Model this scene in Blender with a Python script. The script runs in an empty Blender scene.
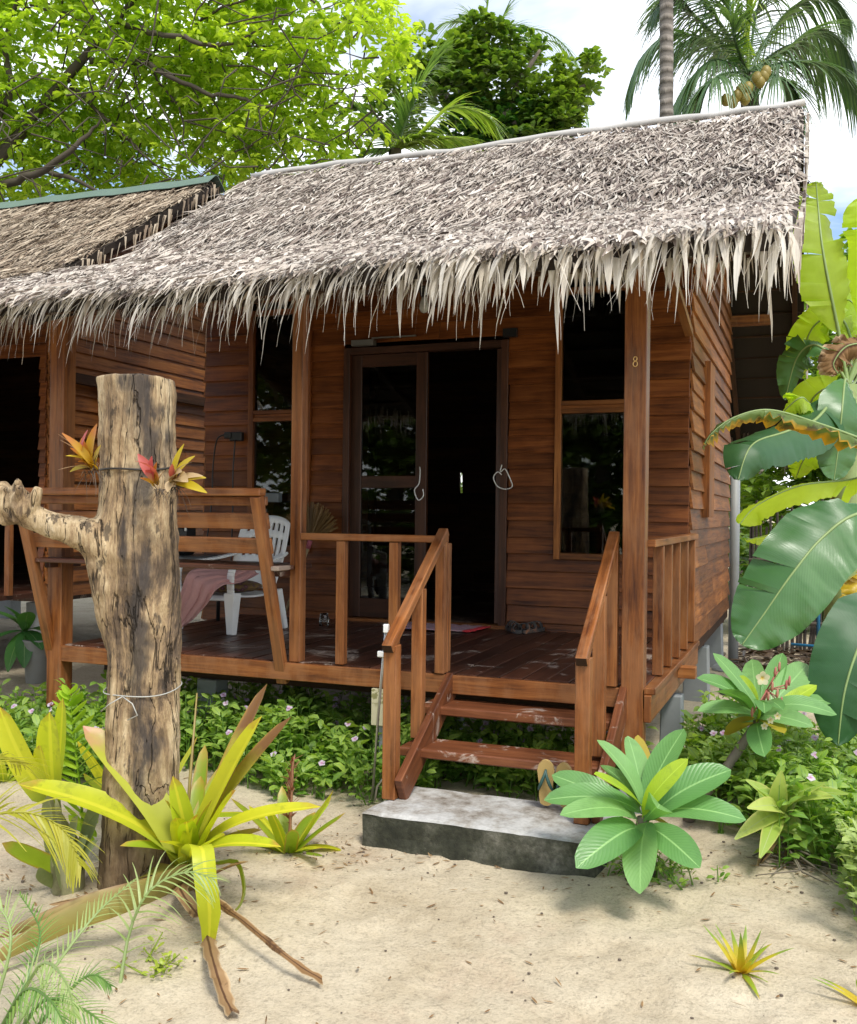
import bpy, math, random
from mathutils import Vector as V3, Matrix, noise as mnoise
random.seed(7)
R = random.random
def U(a, b): return a + (b - a) * random.random()
def G(s): return random.gauss(0, s)
sc = bpy.context.scene
COL = sc.collection
GZ = -0.61                                   # ground level (deck floor is z = 0)

# ------------------------------------------------------------------ camera
CAM = V3((.7291, -4.6739, .8099)); F = 981.3
yaw, pitch, roll = -.3734, .0006, .0117
fw = V3((math.sin(yaw) * math.cos(pitch), math.cos(yaw) * math.cos(pitch), math.sin(pitch)))
rt = V3((math.cos(yaw), -math.sin(yaw), 0)); up = rt.cross(fw)
rt, up = rt * math.cos(roll) + up * math.sin(roll), up * math.cos(roll) - rt * math.sin(roll)
cam = bpy.data.objects.new('camera', bpy.data.cameras.new('camera')); COL.objects.link(cam)
m = Matrix((rt, up, -fw)).transposed().to_4x4(); m.translation = CAM; cam.matrix_world = m
cam.data.sensor_fit = 'HORIZONTAL'; cam.data.sensor_width = 36; cam.data.lens = F / 857 * 36
cam.data.clip_start = .05; cam.data.clip_end = 2000
sc.camera = cam
def ray(px, py): return fw + rt * ((px - 428.5) / F) + up * ((512 - py) / F)
def at(px, py, t): return CAM + ray(px, py) * t             # point measured off the photo, t metres deep
def onz(px, py, z):
    d = ray(px, py); return CAM + d * ((z - CAM.z) / d.z)
def ony(px, py, y):
    d = ray(px, py); return CAM + d * ((y - CAM.y) / d.y)

# ------------------------------------------------------------------ mesh builder
class MB:
    def __init__(s): s.v = []; s.f = []; s.uv = []; s.var = []; s.mi = []
    def vert(s, p, var=0.0): s.v.append((p[0], p[1], p[2])); s.var.append(var); return len(s.v) - 1
    def face(s, idx, uv, mi=0): s.f.append(tuple(idx)); s.uv.append(uv); s.mi.append(mi)
    def hexa(s, P, var=None, mi=0, L=None):
        # P: 8 corners, 0-3 the start section, 4-7 the end section (grain runs from start to end)
        var = R() if var is None else var
        i = [s.vert(p, var) for p in P]
        P = [V3(p) for p in P]
        L = (P[4] - P[0]).length; a = (P[1] - P[0]).length; b = (P[3] - P[0]).length
        o = var * 13.7
        s.face((i[3], i[2], i[1], i[0]), ((o, 0), (o + .02, 0), (o + .02, b), (o, b)), mi)
        s.face((i[4], i[5], i[6], i[7]), ((o, 0), (o + .02, 0), (o + .02, b), (o, b)), mi)
        for k, w in ((0, a), (1, b), (2, a), (3, b)):
            j = (k + 1) % 4; q = k * .37
            s.face((i[k], i[j], i[j + 4], i[k + 4]), ((o, q), (o, q + w), (o + L, q + w), (o + L, q)), mi)
    def box(s, lo, hi, axis=None, var=None, mi=0):
        x0, y0, z0 = lo; x1, y1, z1 = hi
        d = (x1 - x0, y1 - y0, z1 - z0)
        axis = d.index(max(d)) if axis is None else axis
        if axis == 0: P = [(x0, y0, z0), (x0, y1, z0), (x0, y1, z1), (x0, y0, z1), (x1, y0, z0), (x1, y1, z0), (x1, y1, z1), (x1, y0, z1)]
        elif axis == 1: P = [(x0, y0, z0), (x0, y0, z1), (x1, y0, z1), (x1, y0, z0), (x0, y1, z0), (x0, y1, z1), (x1, y1, z1), (x1, y1, z0)]
        else: P = [(x0, y0, z0), (x1, y0, z0), (x1, y1, z0), (x0, y1, z0), (x0, y0, z1), (x1, y0, z1), (x1, y1, z1), (x0, y1, z1)]
        s.hexa(P, var, mi)
    def beam(s, p0, p1, w, h, upv=(0, 0, 1), w1=None, h1=None, var=None, mi=0):
        p0, p1 = V3(p0), V3(p1); d = (p1 - p0).normalized()
        sd = d.cross(V3(upv)).normalized(); u = sd.cross(d)
        w1 = w if w1 is None else w1; h1 = h if h1 is None else h1
        P = []
        for p, a, b in ((p0, w / 2, h / 2), (p1, w1 / 2, h1 / 2)):
            P += [p - sd * a - u * b, p + sd * a - u * b, p + sd * a + u * b, p - sd * a + u * b]
        s.hexa(P, var, mi)
    def tube(s, pts, rad, n=8, var=None, mi=0, cap=True):
        pts = [V3(p) for p in pts]; var = R() if var is None else var
        if not isinstance(rad, (list, tuple)): rad = [rad] * len(pts)
        rings = []; ref = None; L = 0
        for k, p in enumerate(pts):
            d = (pts[min(k + 1, len(pts) - 1)] - pts[max(k - 1, 0)]).normalized()
            if ref is None: ref = d.orthogonal().normalized()
            ref = (ref - d * ref.dot(d)).normalized(); b = d.cross(ref)
            if k: L += (pts[k] - pts[k - 1]).length
            rings.append(([s.vert(p + (ref * math.cos(a) + b * math.sin(a)) * rad[k], var) for a in [2 * math.pi * j / n for j in range(n)]], L))
        for (A, la), (B, lb) in zip(rings, rings[1:]):
            for j in range(n):
                k = (j + 1) % n
                s.face((A[j], A[k], B[k], B[j]), ((la, j / n), (la, (j + 1) / n), (lb, (j + 1) / n), (lb, j / n)), mi)
        if cap:
            A = rings[0][0]; B = rings[-1][0]
            s.face(A[::-1], [(0, 0)] * n, mi); s.face(B, [(0, 0)] * n, mi)
    def grid(s, rows, var=0.0, mi=0, uvs=None, flip=False):
        # rows: list of equal-length lists of points
        nr, nc = len(rows), len(rows[0])
        I = [[s.vert(p, var) for p in r] for r in rows]
        for a in range(nr - 1):
            for b in range(nc - 1):
                q = (I[a][b], I[a][b + 1], I[a + 1][b + 1], I[a + 1][b])
                u = ((b / (nc - 1), a / (nr - 1)), ((b + 1) / (nc - 1), a / (nr - 1)), ((b + 1) / (nc - 1), (a + 1) / (nr - 1)), (b / (nc - 1), (a + 1) / (nr - 1)))
                if flip: q = q[::-1]; u = u[::-1]
                s.face(q, u, mi)
    def ribbon(s, pts, wid, side, fold=0.0, nrm=None, var=0.0, mi=0):
        # strip with a centre line; u 0..1 across, v 0..1 along
        rows = []
        n = len(pts)
        for k, p in enumerate(pts):
            d = pts[min(k + 1, n - 1)] - pts[max(k - 1, 0)]
            sd = side[k] if isinstance(side, list) else side
            nn = sd.cross(d)
            if nn.length > 1e-9: nn = nn.normalized()
            w = wid[k] / 2
            rows.append((p - sd * w + nn * fold * w, p, p + sd * w + nn * fold * w))
        s.grid(rows, var, mi)
    def blade(s, p, d, L, W, n=6, droop=.8, prof=None, fold=.15, roll=0.0, var=None, mi=0, wig=0.0):
        # a leaf grown from p along d that sags under its weight
        p = V3(p); d = V3(d).normalized(); var = R() if var is None else var
        sd = d.cross(V3((0, 0, 1)))
        if sd.length < .05: a = U(0, 6.28); sd = V3((math.cos(a), math.sin(a), 0)); sd = sd - d * sd.dot(d)
        sd.normalize()
        if roll: sd = Matrix.Rotation(roll, 3, d) @ sd
        pts = [p]; W_ = [W * (prof(0) if prof else 1)]
        for k in range(1, n + 1):
            t = k / n
            d = (d + V3((0, 0, -droop / n)) + V3((G(wig), G(wig), G(wig)))).normalized()
            p = p + d * (L / n); pts.append(p)
            W_.append(W * (prof(t) if prof else (1 - t)))
        s.ribbon(pts, W_, sd, -fold, None, var, mi)
        return pts
    def leafto(s, base, tip, W, bulge=.15, prof=None, nrm=None, n=8, fold=.18, var=None, mi=0, start=0.0):
        # a leaf between two known points, bowed along nrm
        base, tip = V3(base), V3(tip); var = R() if var is None else var
        ax = tip - base; L = ax.length; nr = V3(nrm) if nrm is not None else V3((0, 0, 1))
        nr = nr - ax * (nr.dot(ax) / ax.length_squared); nr.normalize(); sd = ax.cross(nr).normalized()
        pts = []; W_ = []
        for k in range(n + 1):
            t = start + (1 - start) * k / n
            pts.append(base + ax * t + nr * (bulge * L * 4 * t * (1 - t) * (1 - .4 * t)))
            W_.append(W * prof(t))
        s.ribbon(pts, W_, sd, fold, None, var, mi)
    def leafq(s, p, d, nr, L, W, var, mi=0, bend=.25):
        sd = d.cross(nr)
        if sd.length < 1e-4: return
        sd.normalize(); un = sd.cross(d)
        a = p + d * (L * .35) + un * (.06 * L); b = p + d * (L * .72) + un * (.0 * L); t = p + d * (L * .97) - un * (bend * L)
        i = [s.vert(q, var) for q in (p, a - sd * W * .42, a + sd * W * .42, b - sd * W * .42, b + sd * W * .42, t)]
        s.face((i[0], i[2], i[1]), ((.5, 0), (1, .35), (0, .35)), mi)
        s.face((i[1], i[2], i[4], i[3]), ((0, .35), (1, .35), (1, .72), (0, .72)), mi)
        s.face((i[3], i[4], i[5]), ((0, .72), (1, .72), (.5, 1)), mi)
    def ball(s, c, r, n=10, var=None, mi=0, sc_=(1, 1, 1)):
        c = V3(c); var = R() if var is None else var
        rows = []
        for a in range(n // 2 + 1):
            th = math.pi * a / (n // 2)
            rows.append([c + V3((math.sin(th) * math.cos(2 * math.pi * b / n) * sc_[0], math.sin(th) * math.sin(2 * math.pi * b / n) * sc_[1], math.cos(th) * sc_[2])) * r for b in range(n + 1)])
        s.grid(rows, var, mi, flip=True)
    def build(s, name, mats, parent=None, smooth=False, bevel=0.0, origin=None):
        me = bpy.data.meshes.new(name)
        org = V3((0, 0, 0))
        if parent is not None: org = V3(parent['_o'])
        elif origin is not None: org = V3(origin)
        me.from_pydata([(v[0] - org.x, v[1] - org.y, v[2] - org.z) for v in s.v], [], s.f)
        uvl = me.uv_layers.new(name='UVMap')
        flat = [c for f in s.uv for u in f for c in u]
        uvl.data.foreach_set('uv', flat)
        at_ = me.attributes.new('var', 'FLOAT', 'POINT'); at_.data.foreach_set('value', s.var)
        for mt in (mats if isinstance(mats, (list, tuple)) else [mats]): me.materials.append(mt)
        if len(me.materials) > 1: me.polygons.foreach_set('material_index', s.mi)
        if smooth: me.polygons.foreach_set('use_smooth', [True] * len(s.f))
        me.update()
        o = bpy.data.objects.new(name, me); COL.objects.link(o)
        if parent is not None: o.parent = parent
        else: o.location = org
        o['_o'] = org
        if bevel:
            b = o.modifiers.new('bevel', 'BEVEL'); b.width = bevel; b.segments = 1; b.limit_method = 'ANGLE'; b.angle_limit = math.radians(40)
        return o
def tag(o, label, cat, group=None, kind=None):
    o['label'] = label; o['category'] = cat
    if group: o['group'] = group
    if kind: o['kind'] = kind
    return o
def thing(name, loc, label, cat, group=None):
    o = bpy.data.objects.new(name, None); COL.objects.link(o); o.location = V3(loc); o.empty_display_size = .1
    o['_o'] = V3(loc)
    return tag(o, label, cat, group)
def structure(o): o['kind'] = 'structure'; return o

def cat(P, t):
    n = len(P) - 1; x = t * n; i = min(int(x), n - 1); f_ = x - i
    p0, p1, p2, p3 = (V3(P[max(i - 1, 0)]), V3(P[i]), V3(P[i + 1]), V3(P[min(i + 2, n)]))
    return .5 * ((2 * p1) + (p2 - p0) * f_ + (2 * p0 - 5 * p1 + 4 * p2 - p3) * f_ ** 2 + (3 * p1 - p0 - 3 * p2 + p3) * f_ ** 3)

# ------------------------------------------------------------------ materials
class NT:
    def __init__(s, name):
        s.m = bpy.data.materials.new(name); s.m.use_nodes = True; s.t = s.m.node_tree; s.t.nodes.clear()
        s.out = s.n('ShaderNodeOutputMaterial')
    def n(s, typ, ins=None, **kw):
        x = s.t.nodes.new(typ)
        for k, v in kw.items(): setattr(x, k, v)
        for k, v in (ins or {}).items():
            if isinstance(v, bpy.types.NodeSocket): s.t.links.new(v, x.inputs[k])
            else: x.inputs[k].default_value = v
        return x
    def var(s): return s.n('ShaderNodeAttribute', attribute_name='var').outputs['Fac']
    def uv(s): return s.n('ShaderNodeUVMap').outputs[0]
    def obj(s): return s.n('ShaderNodeTexCoord').outputs['Object']
    def math(s, op, a, b=0.0, c=0.0): return s.n('ShaderNodeMath', {0: a, 1: b, 2: c}, operation=op).outputs[0]
    def noise(s, vec, scale, detail=4, rough=.55, dist=0.0): return s.n('ShaderNodeTexNoise', {'Vector': vec, 'Scale': scale, 'Detail': detail, 'Roughness': rough, 'Distortion': dist}).outputs['Fac']
    def scale(s, vec, sx, sy, sz, off=None):
        x = s.n('ShaderNodeVectorMath', {0: vec, 1: (sx, sy, sz)}, operation='MULTIPLY').outputs[0]
        if off is not None: x = s.n('ShaderNodeVectorMath', {0: x, 1: off}, operation='ADD').outputs[0]
        return x
    def ramp(s, fac, stops):
        r = s.n('ShaderNodeValToRGB', {'Fac': fac}); el = r.color_ramp.elements
        while len(el) > 1: el.remove(el[-1])
        for i, (p, c) in enumerate(stops):
            e = el[0] if i == 0 else el.new(p)
            e.position = p; e.color = (c[0], c[1], c[2], 1) if isinstance(c, (tuple, list)) else (c, c, c, 1)
        return r.outputs['Color']
    def mix(s, f, a, b, mode='MIX'):
        x = s.n('ShaderNodeMix', data_type='RGBA', blend_type=mode)
        for i, v in ((0, f), (6, a), (7, b)):
            if isinstance(v, bpy.types.NodeSocket): s.t.links.new(v, x.inputs[i])
            else: x.inputs[i].default_value = v if i == 0 else (v[0], v[1], v[2], 1)
        return x.outputs[2]
    def bump(s, h, strength, dist=.01): return s.n('ShaderNodeBump', {'Height': h, 'Strength': strength, 'Distance': dist}).outputs[0]
    def bsdf(s, col, rough=.6, normal=None, **kw):
        ins = {'Roughness': rough}
        ins['Base Color'] = col if isinstance(col, bpy.types.NodeSocket) else (col[0], col[1], col[2], 1)
        if normal is not None: ins['Normal'] = normal
        ins.update(kw)
        return s.n('ShaderNodeBsdfPrincipled', ins)
    def done(s, sh): s.t.links.new(sh.outputs[0], s.out.inputs['Surface']); return s.m
def wood(name, c0, c1, c2, rough=.5, spec=.4, worn=None, wornamt=.0, var=.55, stripe=1.0, scuff=None):
    t = NT(name); v = t.var(); uv = t.uv()
    off = t.n('ShaderNodeCombineXYZ', {0: t.math('MULTIPLY', v, 37.0), 1: t.math('MULTIPLY', v, 91.0), 2: t.math('MULTIPLY', v, 17.0)}).outputs[0]
    g = t.noise(t.scale(uv, 2.2, 34 * stripe, 1, off), 1.0, 6, .6, .5)
    fine = t.noise(t.scale(uv, 9, 190, 1, off), 1.0, 3, .6)
    bl = t.noise(t.n('ShaderNodeVectorMath', {0: t.obj(), 1: off}, operation='ADD').outputs[0], 3.0, 5, .6)
    fac = t.math('ADD', t.math('MULTIPLY', g, .55), t.math('ADD', t.math('MULTIPLY', bl, .3), t.math('MULTIPLY', fine, .15)))
    c = t.ramp(fac, [(.36, c0), (.5, c1), (.64, c2)])
    c = t.mix(1.0, c, t.ramp(v, [(0, 1 - var), (.5, 1.0 - var * .35), (1, 1.0 + var * .25)]), 'MULTIPLY')
    if worn:
        w = t.ramp(t.noise(t.scale(t.obj(), 4, 4, 1.3), 1.6, 7, .68), [(.5 - wornamt * .2, 0.0), (.62 - wornamt * .2, 1.0)])
        c = t.mix(t.math('MULTIPLY', w, wornamt), c, worn)
    rg = t.math('ADD', rough - .1, t.math('MULTIPLY', bl, .25))
    if scuff:
        w = t.ramp(t.noise(t.obj(), 2.6, 9, .74, .8), [(.555, 0.0), (.60, 1.0)])
        c = t.mix(t.math('MULTIPLY', w, .75), c, scuff)
    nb = t.bump(t.math('ADD', g, t.math('MULTIPLY', fine, .6)), .35, .004)
    return t.done(t.bsdf(c, rg, nb, **{'Specular IOR Level': spec}))
def leafmat(name, ca, cb, trans=.35, tcol=None, rib=None, ribw=.035, tip=None, tip0=.75, edge=None, rough=.42, veins=0.0, vfreq=60, spots=None, spotamt=.5, base=None, gloss=.5):
    t = NT(name); v = t.var(); uv = t.uv()
    sx = t.n('ShaderNodeSeparateXYZ', {0: uv}); u_, v_ = sx.outputs[0], sx.outputs[1]
    c = t.mix(v, ca, cb)
    nz = t.noise(t.obj(), 14.0, 3)
    c = t.mix(t.math('MULTIPLY', nz, .5), c, tuple(x * .62 for x in ca))
    au = t.math('ABSOLUTE', t.math('SUBTRACT', u_, .5))
    if base: c = t.mix(t.ramp(v_, [(.05, 1.0), (.4, 0.0)]), c, base)
    if tip: c = t.mix(t.ramp(t.math('ADD', v_, t.math('MULTIPLY', t.math('SUBTRACT', nz, .5), .3)), [(tip0, 0.0), (min(1, tip0 + .22), 1.0)]), c, tip)
    if edge: c = t.mix(t.ramp(t.math('ADD', au, t.math('MULTIPLY', t.math('SUBTRACT', nz, .5), .22)), [(.36, 0.0), (.5, .9)]), c, edge)
    if spots: c = t.mix(t.math('MULTIPLY', t.ramp(t.noise(t.obj(), 9.0, 6, .7), [(.55, 0.0), (.62, 1.0)]), spotamt), c, spots)
    nrm = None
    if veins:
        ph = t.math('SUBTRACT', t.math('MULTIPLY', v_, vfreq), t.math('MULTIPLY', au, vfreq * .45))
        w = t.math('ABSOLUTE', t.math('SINE', ph))
        c = t.mix(t.math('MULTIPLY', t.ramp(w, [(0.0, 1.0), (.22, 0.0)]), veins), c, rib or cb)
        nrm = t.bump(t.math('ADD', w, t.math('MULTIPLY', nz, 1.2)), .2, .004)
    if rib: c = t.mix(t.ramp(au, [(ribw * .5, 1.0), (ribw, 0.0)]), c, rib)
    p = t.bsdf(c, rough, nrm, **{'Specular IOR Level': gloss})
    tc = t.mix(1.0, c, tcol or (1.5, 1.6, .5), 'MULTIPLY')
    tr = t.n('ShaderNodeBsdfTranslucent', {'Color': tc})
    return t.done(t.n('ShaderNodeMixShader', {0: trans, 1: p.outputs[0], 2: tr.outputs[0]}))
def plain(name, c, rough=.5, metal=0.0, nscale=12, namt=.25, spec=.5):
    t = NT(name); nz = t.noise(t.obj(), nscale, 5, .6)
    col = t.mix(t.math('MULTIPLY', nz, namt * 2), c, tuple(x * .55 for x in c))
    return t.done(t.bsdf(col, rough, t.bump(nz, .12, .004), Metallic=metal, **{'Specular IOR Level': spec}))

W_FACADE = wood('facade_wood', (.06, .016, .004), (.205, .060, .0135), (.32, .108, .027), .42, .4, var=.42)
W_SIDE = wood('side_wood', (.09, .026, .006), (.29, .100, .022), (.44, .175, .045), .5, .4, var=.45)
W_RAIL = wood('rail_wood', (.07, .018, .005), (.235, .076, .017), (.385, .146, .038), .42, .45, (.34, .17, .08), .3, var=.4)
W_DARK = wood('roof_timber', (.022, .01, .006), (.05, .022, .011), (.085, .037, .017), .65, .25)  # roof and under-deck shade is put into this dark wood tone
W_DECK = wood('deck_boards', (.035, .013, .008), (.075, .026, .014), (.13, .05, .027), .38, .5, var=.55, scuff=(.42, .34, .28))
W_TREAD = wood('tread_wood', (.075, .024, .010), (.16, .052, .020), (.25, .092, .036), .42, .4, var=.25, scuff=(.50, .42, .36))
W_DOOR = wood('door_wood', (.03, .012, .007), (.075, .026, .012), (.12, .042, .018), .4, .5)
def m_glass():
    t = NT('window_glass')
    return t.done(t.bsdf((.55, .62, .6), .015, None, **{'Transmission Weight': 1.0, 'IOR': 1.5}))
GLASS = m_glass()
def m_sand():
    t = NT('sand'); o = t.obj()
    big = t.noise(o, .55, 6, .6); mid = t.noise(o, 4.0, 6, .65); fine = t.noise(o, 90, 4, .7); grit = t.noise(o, 230, 2, .6)
    c = t.ramp(t.math('ADD', t.math('MULTIPLY', big, .5), t.math('MULTIPLY', mid, .5)), [(.32, (.37, .30, .20)), (.48, (.50, .425, .305)), (.68, (.57, .50, .375))])
    red = t.ramp(t.noise(t.n('ShaderNodeVectorMath', {0: o, 1: (9.3, 2.2, 0)}, operation='ADD').outputs[0], 1.1, 6, .7), [(.55, 0.0), (.68, 1.0)])
    c = t.mix(t.math('MULTIPLY', red, .3), c, (.40, .25, .17))
    c = t.mix(1.0, c, t.ramp(t.math('ADD', t.math('MULTIPLY', fine, .6), t.math('MULTIPLY', t.noise(o, 28, 5, .7), .4)), [(.34, .62), (.5, 1.0), (.7, 1.12)]), 'MULTIPLY')
    c = t.mix(t.math('MULTIPLY', t.ramp(grit, [(.66, 0.0), (.72, 1.0)]), .5), c, (.13, .10, .075))
    h = t.math('ADD', t.math('ADD', t.math('MULTIPLY', mid, 1.0), t.math('MULTIPLY', t.noise(o, 17, 5, .65), .55)), t.math('MULTIPLY', fine, .3))
    return t.done(t.bsdf(c, .95, t.bump(h, .65, .03), **{'Specular IOR Level': .15}))
SAND = m_sand()
def m_thatch(name, stops, tl=.12):
    t = NT(name); v = t.var(); uv = t.uv(); sx = t.n('ShaderNodeSeparateXYZ', {0: uv})
    c = t.ramp(v, stops)
    st = t.noise(t.scale(uv, 14, 1.2, 1, t.n('ShaderNodeCombineXYZ', {0: t.math('MULTIPLY', v, 313.0)}).outputs[0]), 1.0, 3)
    c = t.mix(1.0, c, t.ramp(st, [(.3, .62), (.6, 1.08)]), 'MULTIPLY')
    bl = t.noise(t.obj(), 1.3, 4, .6)
    c = t.mix(1.0, c, t.ramp(bl, [(.3, .78), (.65, 1.08)]), 'MULTIPLY')
    p = t.bsdf(c, .7, None, **{'Specular IOR Level': .25})
    tr = t.n('ShaderNodeBsdfTranslucent', {'Color': c})
    return t.done(t.n('ShaderNodeMixShader', {0: tl, 1: p.outputs[0], 2: tr.outputs[0]}))
THATCH = m_thatch('thatch', [(0, (.06, .042, .035)), (.2, (.21, .16, .135)), (.5, (.45, .385, .325)), (.8, (.62, .55, .475)), (1, (.73, .67, .59))])
THATCH_TAN = m_thatch('thatch_tan', [(0, (.08, .055, .04)), (.25, (.25, .18, .125)), (.6, (.46, .37, .27)), (1, (.60, .50, .38))])
FRINGE = m_thatch('thatch_fringe', [(0, (.42, .34, .25)), (.25, (.62, .56, .47)), (.7, (.78, .73, .65)), (1, (.85, .80, .72))], .36)
THATCH_UNDER = m_thatch('thatch_under_shade', [(0, (.028, .02, .015)), (1, (.04, .028, .02))])  # near-black: the shade under the thatch is put into the colour
BLACK = plain('black_plastic', (.015, .015, .017), .4)
WHITEP = plain('white_plastic', (.84, .85, .84), .35, namt=.08)
STEEL = plain('steel', (.55, .55, .53), .35, .9)
def m_block():
    t = NT('concrete_top'); o = t.obj(); n1 = t.noise(o, 5, 8, .7); n2 = t.noise(o, 60, 3)
    c = t.ramp(n1, [(.36, (.16, .13, .10)), (.46, (.33, .31, .28)), (.55, (.45, .445, .43)), (.7, (.52, .515, .50))])
    c = t.mix(1.0, c, t.ramp(n2, [(.3, .8), (.6, 1.05)]), 'MULTIPLY')
    s = NT('concrete_moss'); o = s.obj(); n1 = s.noise(o, 4, 8, .7); n2 = s.noise(o, 45, 4, .7)
    d = s.ramp(n1, [(.34, (.012, .014, .008)), (.48, (.035, .037, .024)), (.58, (.085, .085, .065)), (.70, (.22, .21, .18))])
    d = s.mix(1.0, d, s.ramp(n2, [(.3, .6), (.6, 1.15)]), 'MULTIPLY')
    return t.done(t.bsdf(c, .85, t.bump(n2, .3, .004))), s.done(s.bsdf(d, .9, s.bump(n2, .6, .008)))
CONC, MOSS = m_block()
CONC2 = plain('footing_concrete', (.30, .32, .33), .85, nscale=20)

# ------------------------------------------------------------------ world: sky with bright broken cloud, sun lamp
SUN = V3((.38, -.42, .83)).normalized()
w = bpy.data.worlds.new('World'); sc.world = w; w.use_nodes = True
nt = w.node_tree; nt.nodes.clear()
def wn(typ, ins=None, **kw):
    x = nt.nodes.new(typ)
    for k, v in kw.items(): setattr(x, k, v)
    for k, v in (ins or {}).items():
        if isinstance(v, bpy.types.NodeSocket): nt.links.new(v, x.inputs[k])
        else: x.inputs[k].default_value = v
    return x
sky = wn('ShaderNodeTexSky', sky_type='NISHITA', sun_disc=False)
sky.sun_elevation = math.asin(SUN.z); sky.sun_rotation = math.atan2(SUN.x, SUN.y)
sky.air_density = 1.0; sky.dust_density = 1.0; sky.ozone_density = 1.0
tc = wn('ShaderNodeTexCoord').outputs['Generated']
sp = wn('ShaderNodeSeparateXYZ', {0: tc})
zz = wn('ShaderNodeMath', {0: sp.outputs[2], 1: .12}, operation='MAXIMUM').outputs[0]
pv = wn('ShaderNodeCombineXYZ', {0: wn('ShaderNodeMath', {0: sp.outputs[0], 1: zz}, operation='DIVIDE').outputs[0], 1: wn('ShaderNodeMath', {0: sp.outputs[1], 1: zz}, operation='DIVIDE').outputs[0], 2: sp.outputs[2]}).outputs[0]
cn = wn('ShaderNodeTexNoise', {'Vector': pv, 'Scale': .55, 'Detail': 7.0, 'Roughness': .55, 'Distortion': .3}).outputs['Fac']
cr = wn('ShaderNodeValToRGB', {'Fac': cn}); cr.color_ramp.elements[0].position = .40; cr.color_ramp.elements[1].position = .57
cl = wn('ShaderNodeMix', data_type='RGBA'); nt.links.new(cr.outputs[0], cl.inputs[0]); nt.links.new(sky.outputs[0], cl.inputs[6]); cl.inputs[7].default_value = (8.6, 8.8, 9.2, 1)
bg = wn('ShaderNodeBackground', {'Color': cl.outputs[2], 'Strength': .13})
wo = wn('ShaderNodeOutputWorld'); nt.links.new(bg.outputs[0], wo.inputs[0])
sl = bpy.data.lights.new('sun', 'SUN'); sl.energy = 2.2; sl.angle = math.radians(15); sl.color = (1, .955, .86)
so = bpy.data.objects.new('sun', sl); COL.objects.link(so); so.rotation_euler = SUN.to_track_quat('Z', 'Y').to_euler()
sc.view_settings.view_transform = 'Standard'; sc.view_settings.look = 'None'; sc.view_settings.gamma = 1; sc.view_settings.exposure = .77
sc.cycles.use_denoising = True
sc.cycles.max_bounces = 8; sc.cycles.transparent_max_bounces = 8; sc.cycles.caustics_refractive = False; sc.cycles.caustics_reflective = False

# ------------------------------------------------------------------ ground
_r = random.Random(3)
STEPS = [(_r.uniform(-1.1, .9), _r.uniform(-2.4, -.95), _r.uniform(.6, 2.4)) for _ in range(20)]
def gh(x, y):
    """height of the sand above GZ"""
    h = .018 * mnoise.noise(V3((x * 1.1, y * 1.1, 3.1))) + .012 * mnoise.noise(V3((x * 3.1, y * 3.1, 1.7))) + .008 * mnoise.noise(V3((x * 7, y * 7, .3))) + .004 * mnoise.noise(V3((x * 15, y * 15, 5)))
    for fx, fy, a_ in STEPS:
        dx, dy = x - fx, y - fy
        if abs(dx) < .3 and abs(dy) < .3:
            u_ = dx * math.cos(a_) + dy * math.sin(a_); v_ = -dx * math.sin(a_) + dy * math.cos(a_); r2 = (u_ / .12) ** 2 + (v_ / .05) ** 2; h += -.009 * math.exp(-r2 * r2) + .004 * math.exp(-((math.sqrt(r2) - 1.5) / .3) ** 2)
    a = math.exp(-(((x - .55) / .5) ** 2 + ((y - .2) / .9) ** 2)); h += .05 * a
    h += .04 * math.exp(-(((x + 1.6) / .5) ** 2 + ((y + 1.5) / .45) ** 2))
    if y > 7: h += min(.5, (y - 7) * .03)
    return h
def gpx(px, py, h):
    return onz(px, py, GZ + h + .02)
def gp(x, y, dz=0.0): return V3((x, y, GZ + gh(x, y) + dz))
def axis(lo, hi, near0, near1, st, far):
    a = []; v = near0; s = st
    while v > lo: a.append(v); v -= s; s *= 1.22
    a.append(lo); a.reverse(); v = near0 + st
    while v < near1: a.append(v); v += st
    s = st
    while v < hi: a.append(v); v += s; s *= 1.22
    a.append(hi); return a
xs = axis(-400, 400, -3.2, 2.2, .035, 0); ys = axis(-400, 400, -3.0, 1.5, .035, 0)
g = MB(); g.grid([[gp(x, y) for x in xs] for y in ys])
structure(g.build('sand_ground', SAND, smooth=True))

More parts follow.
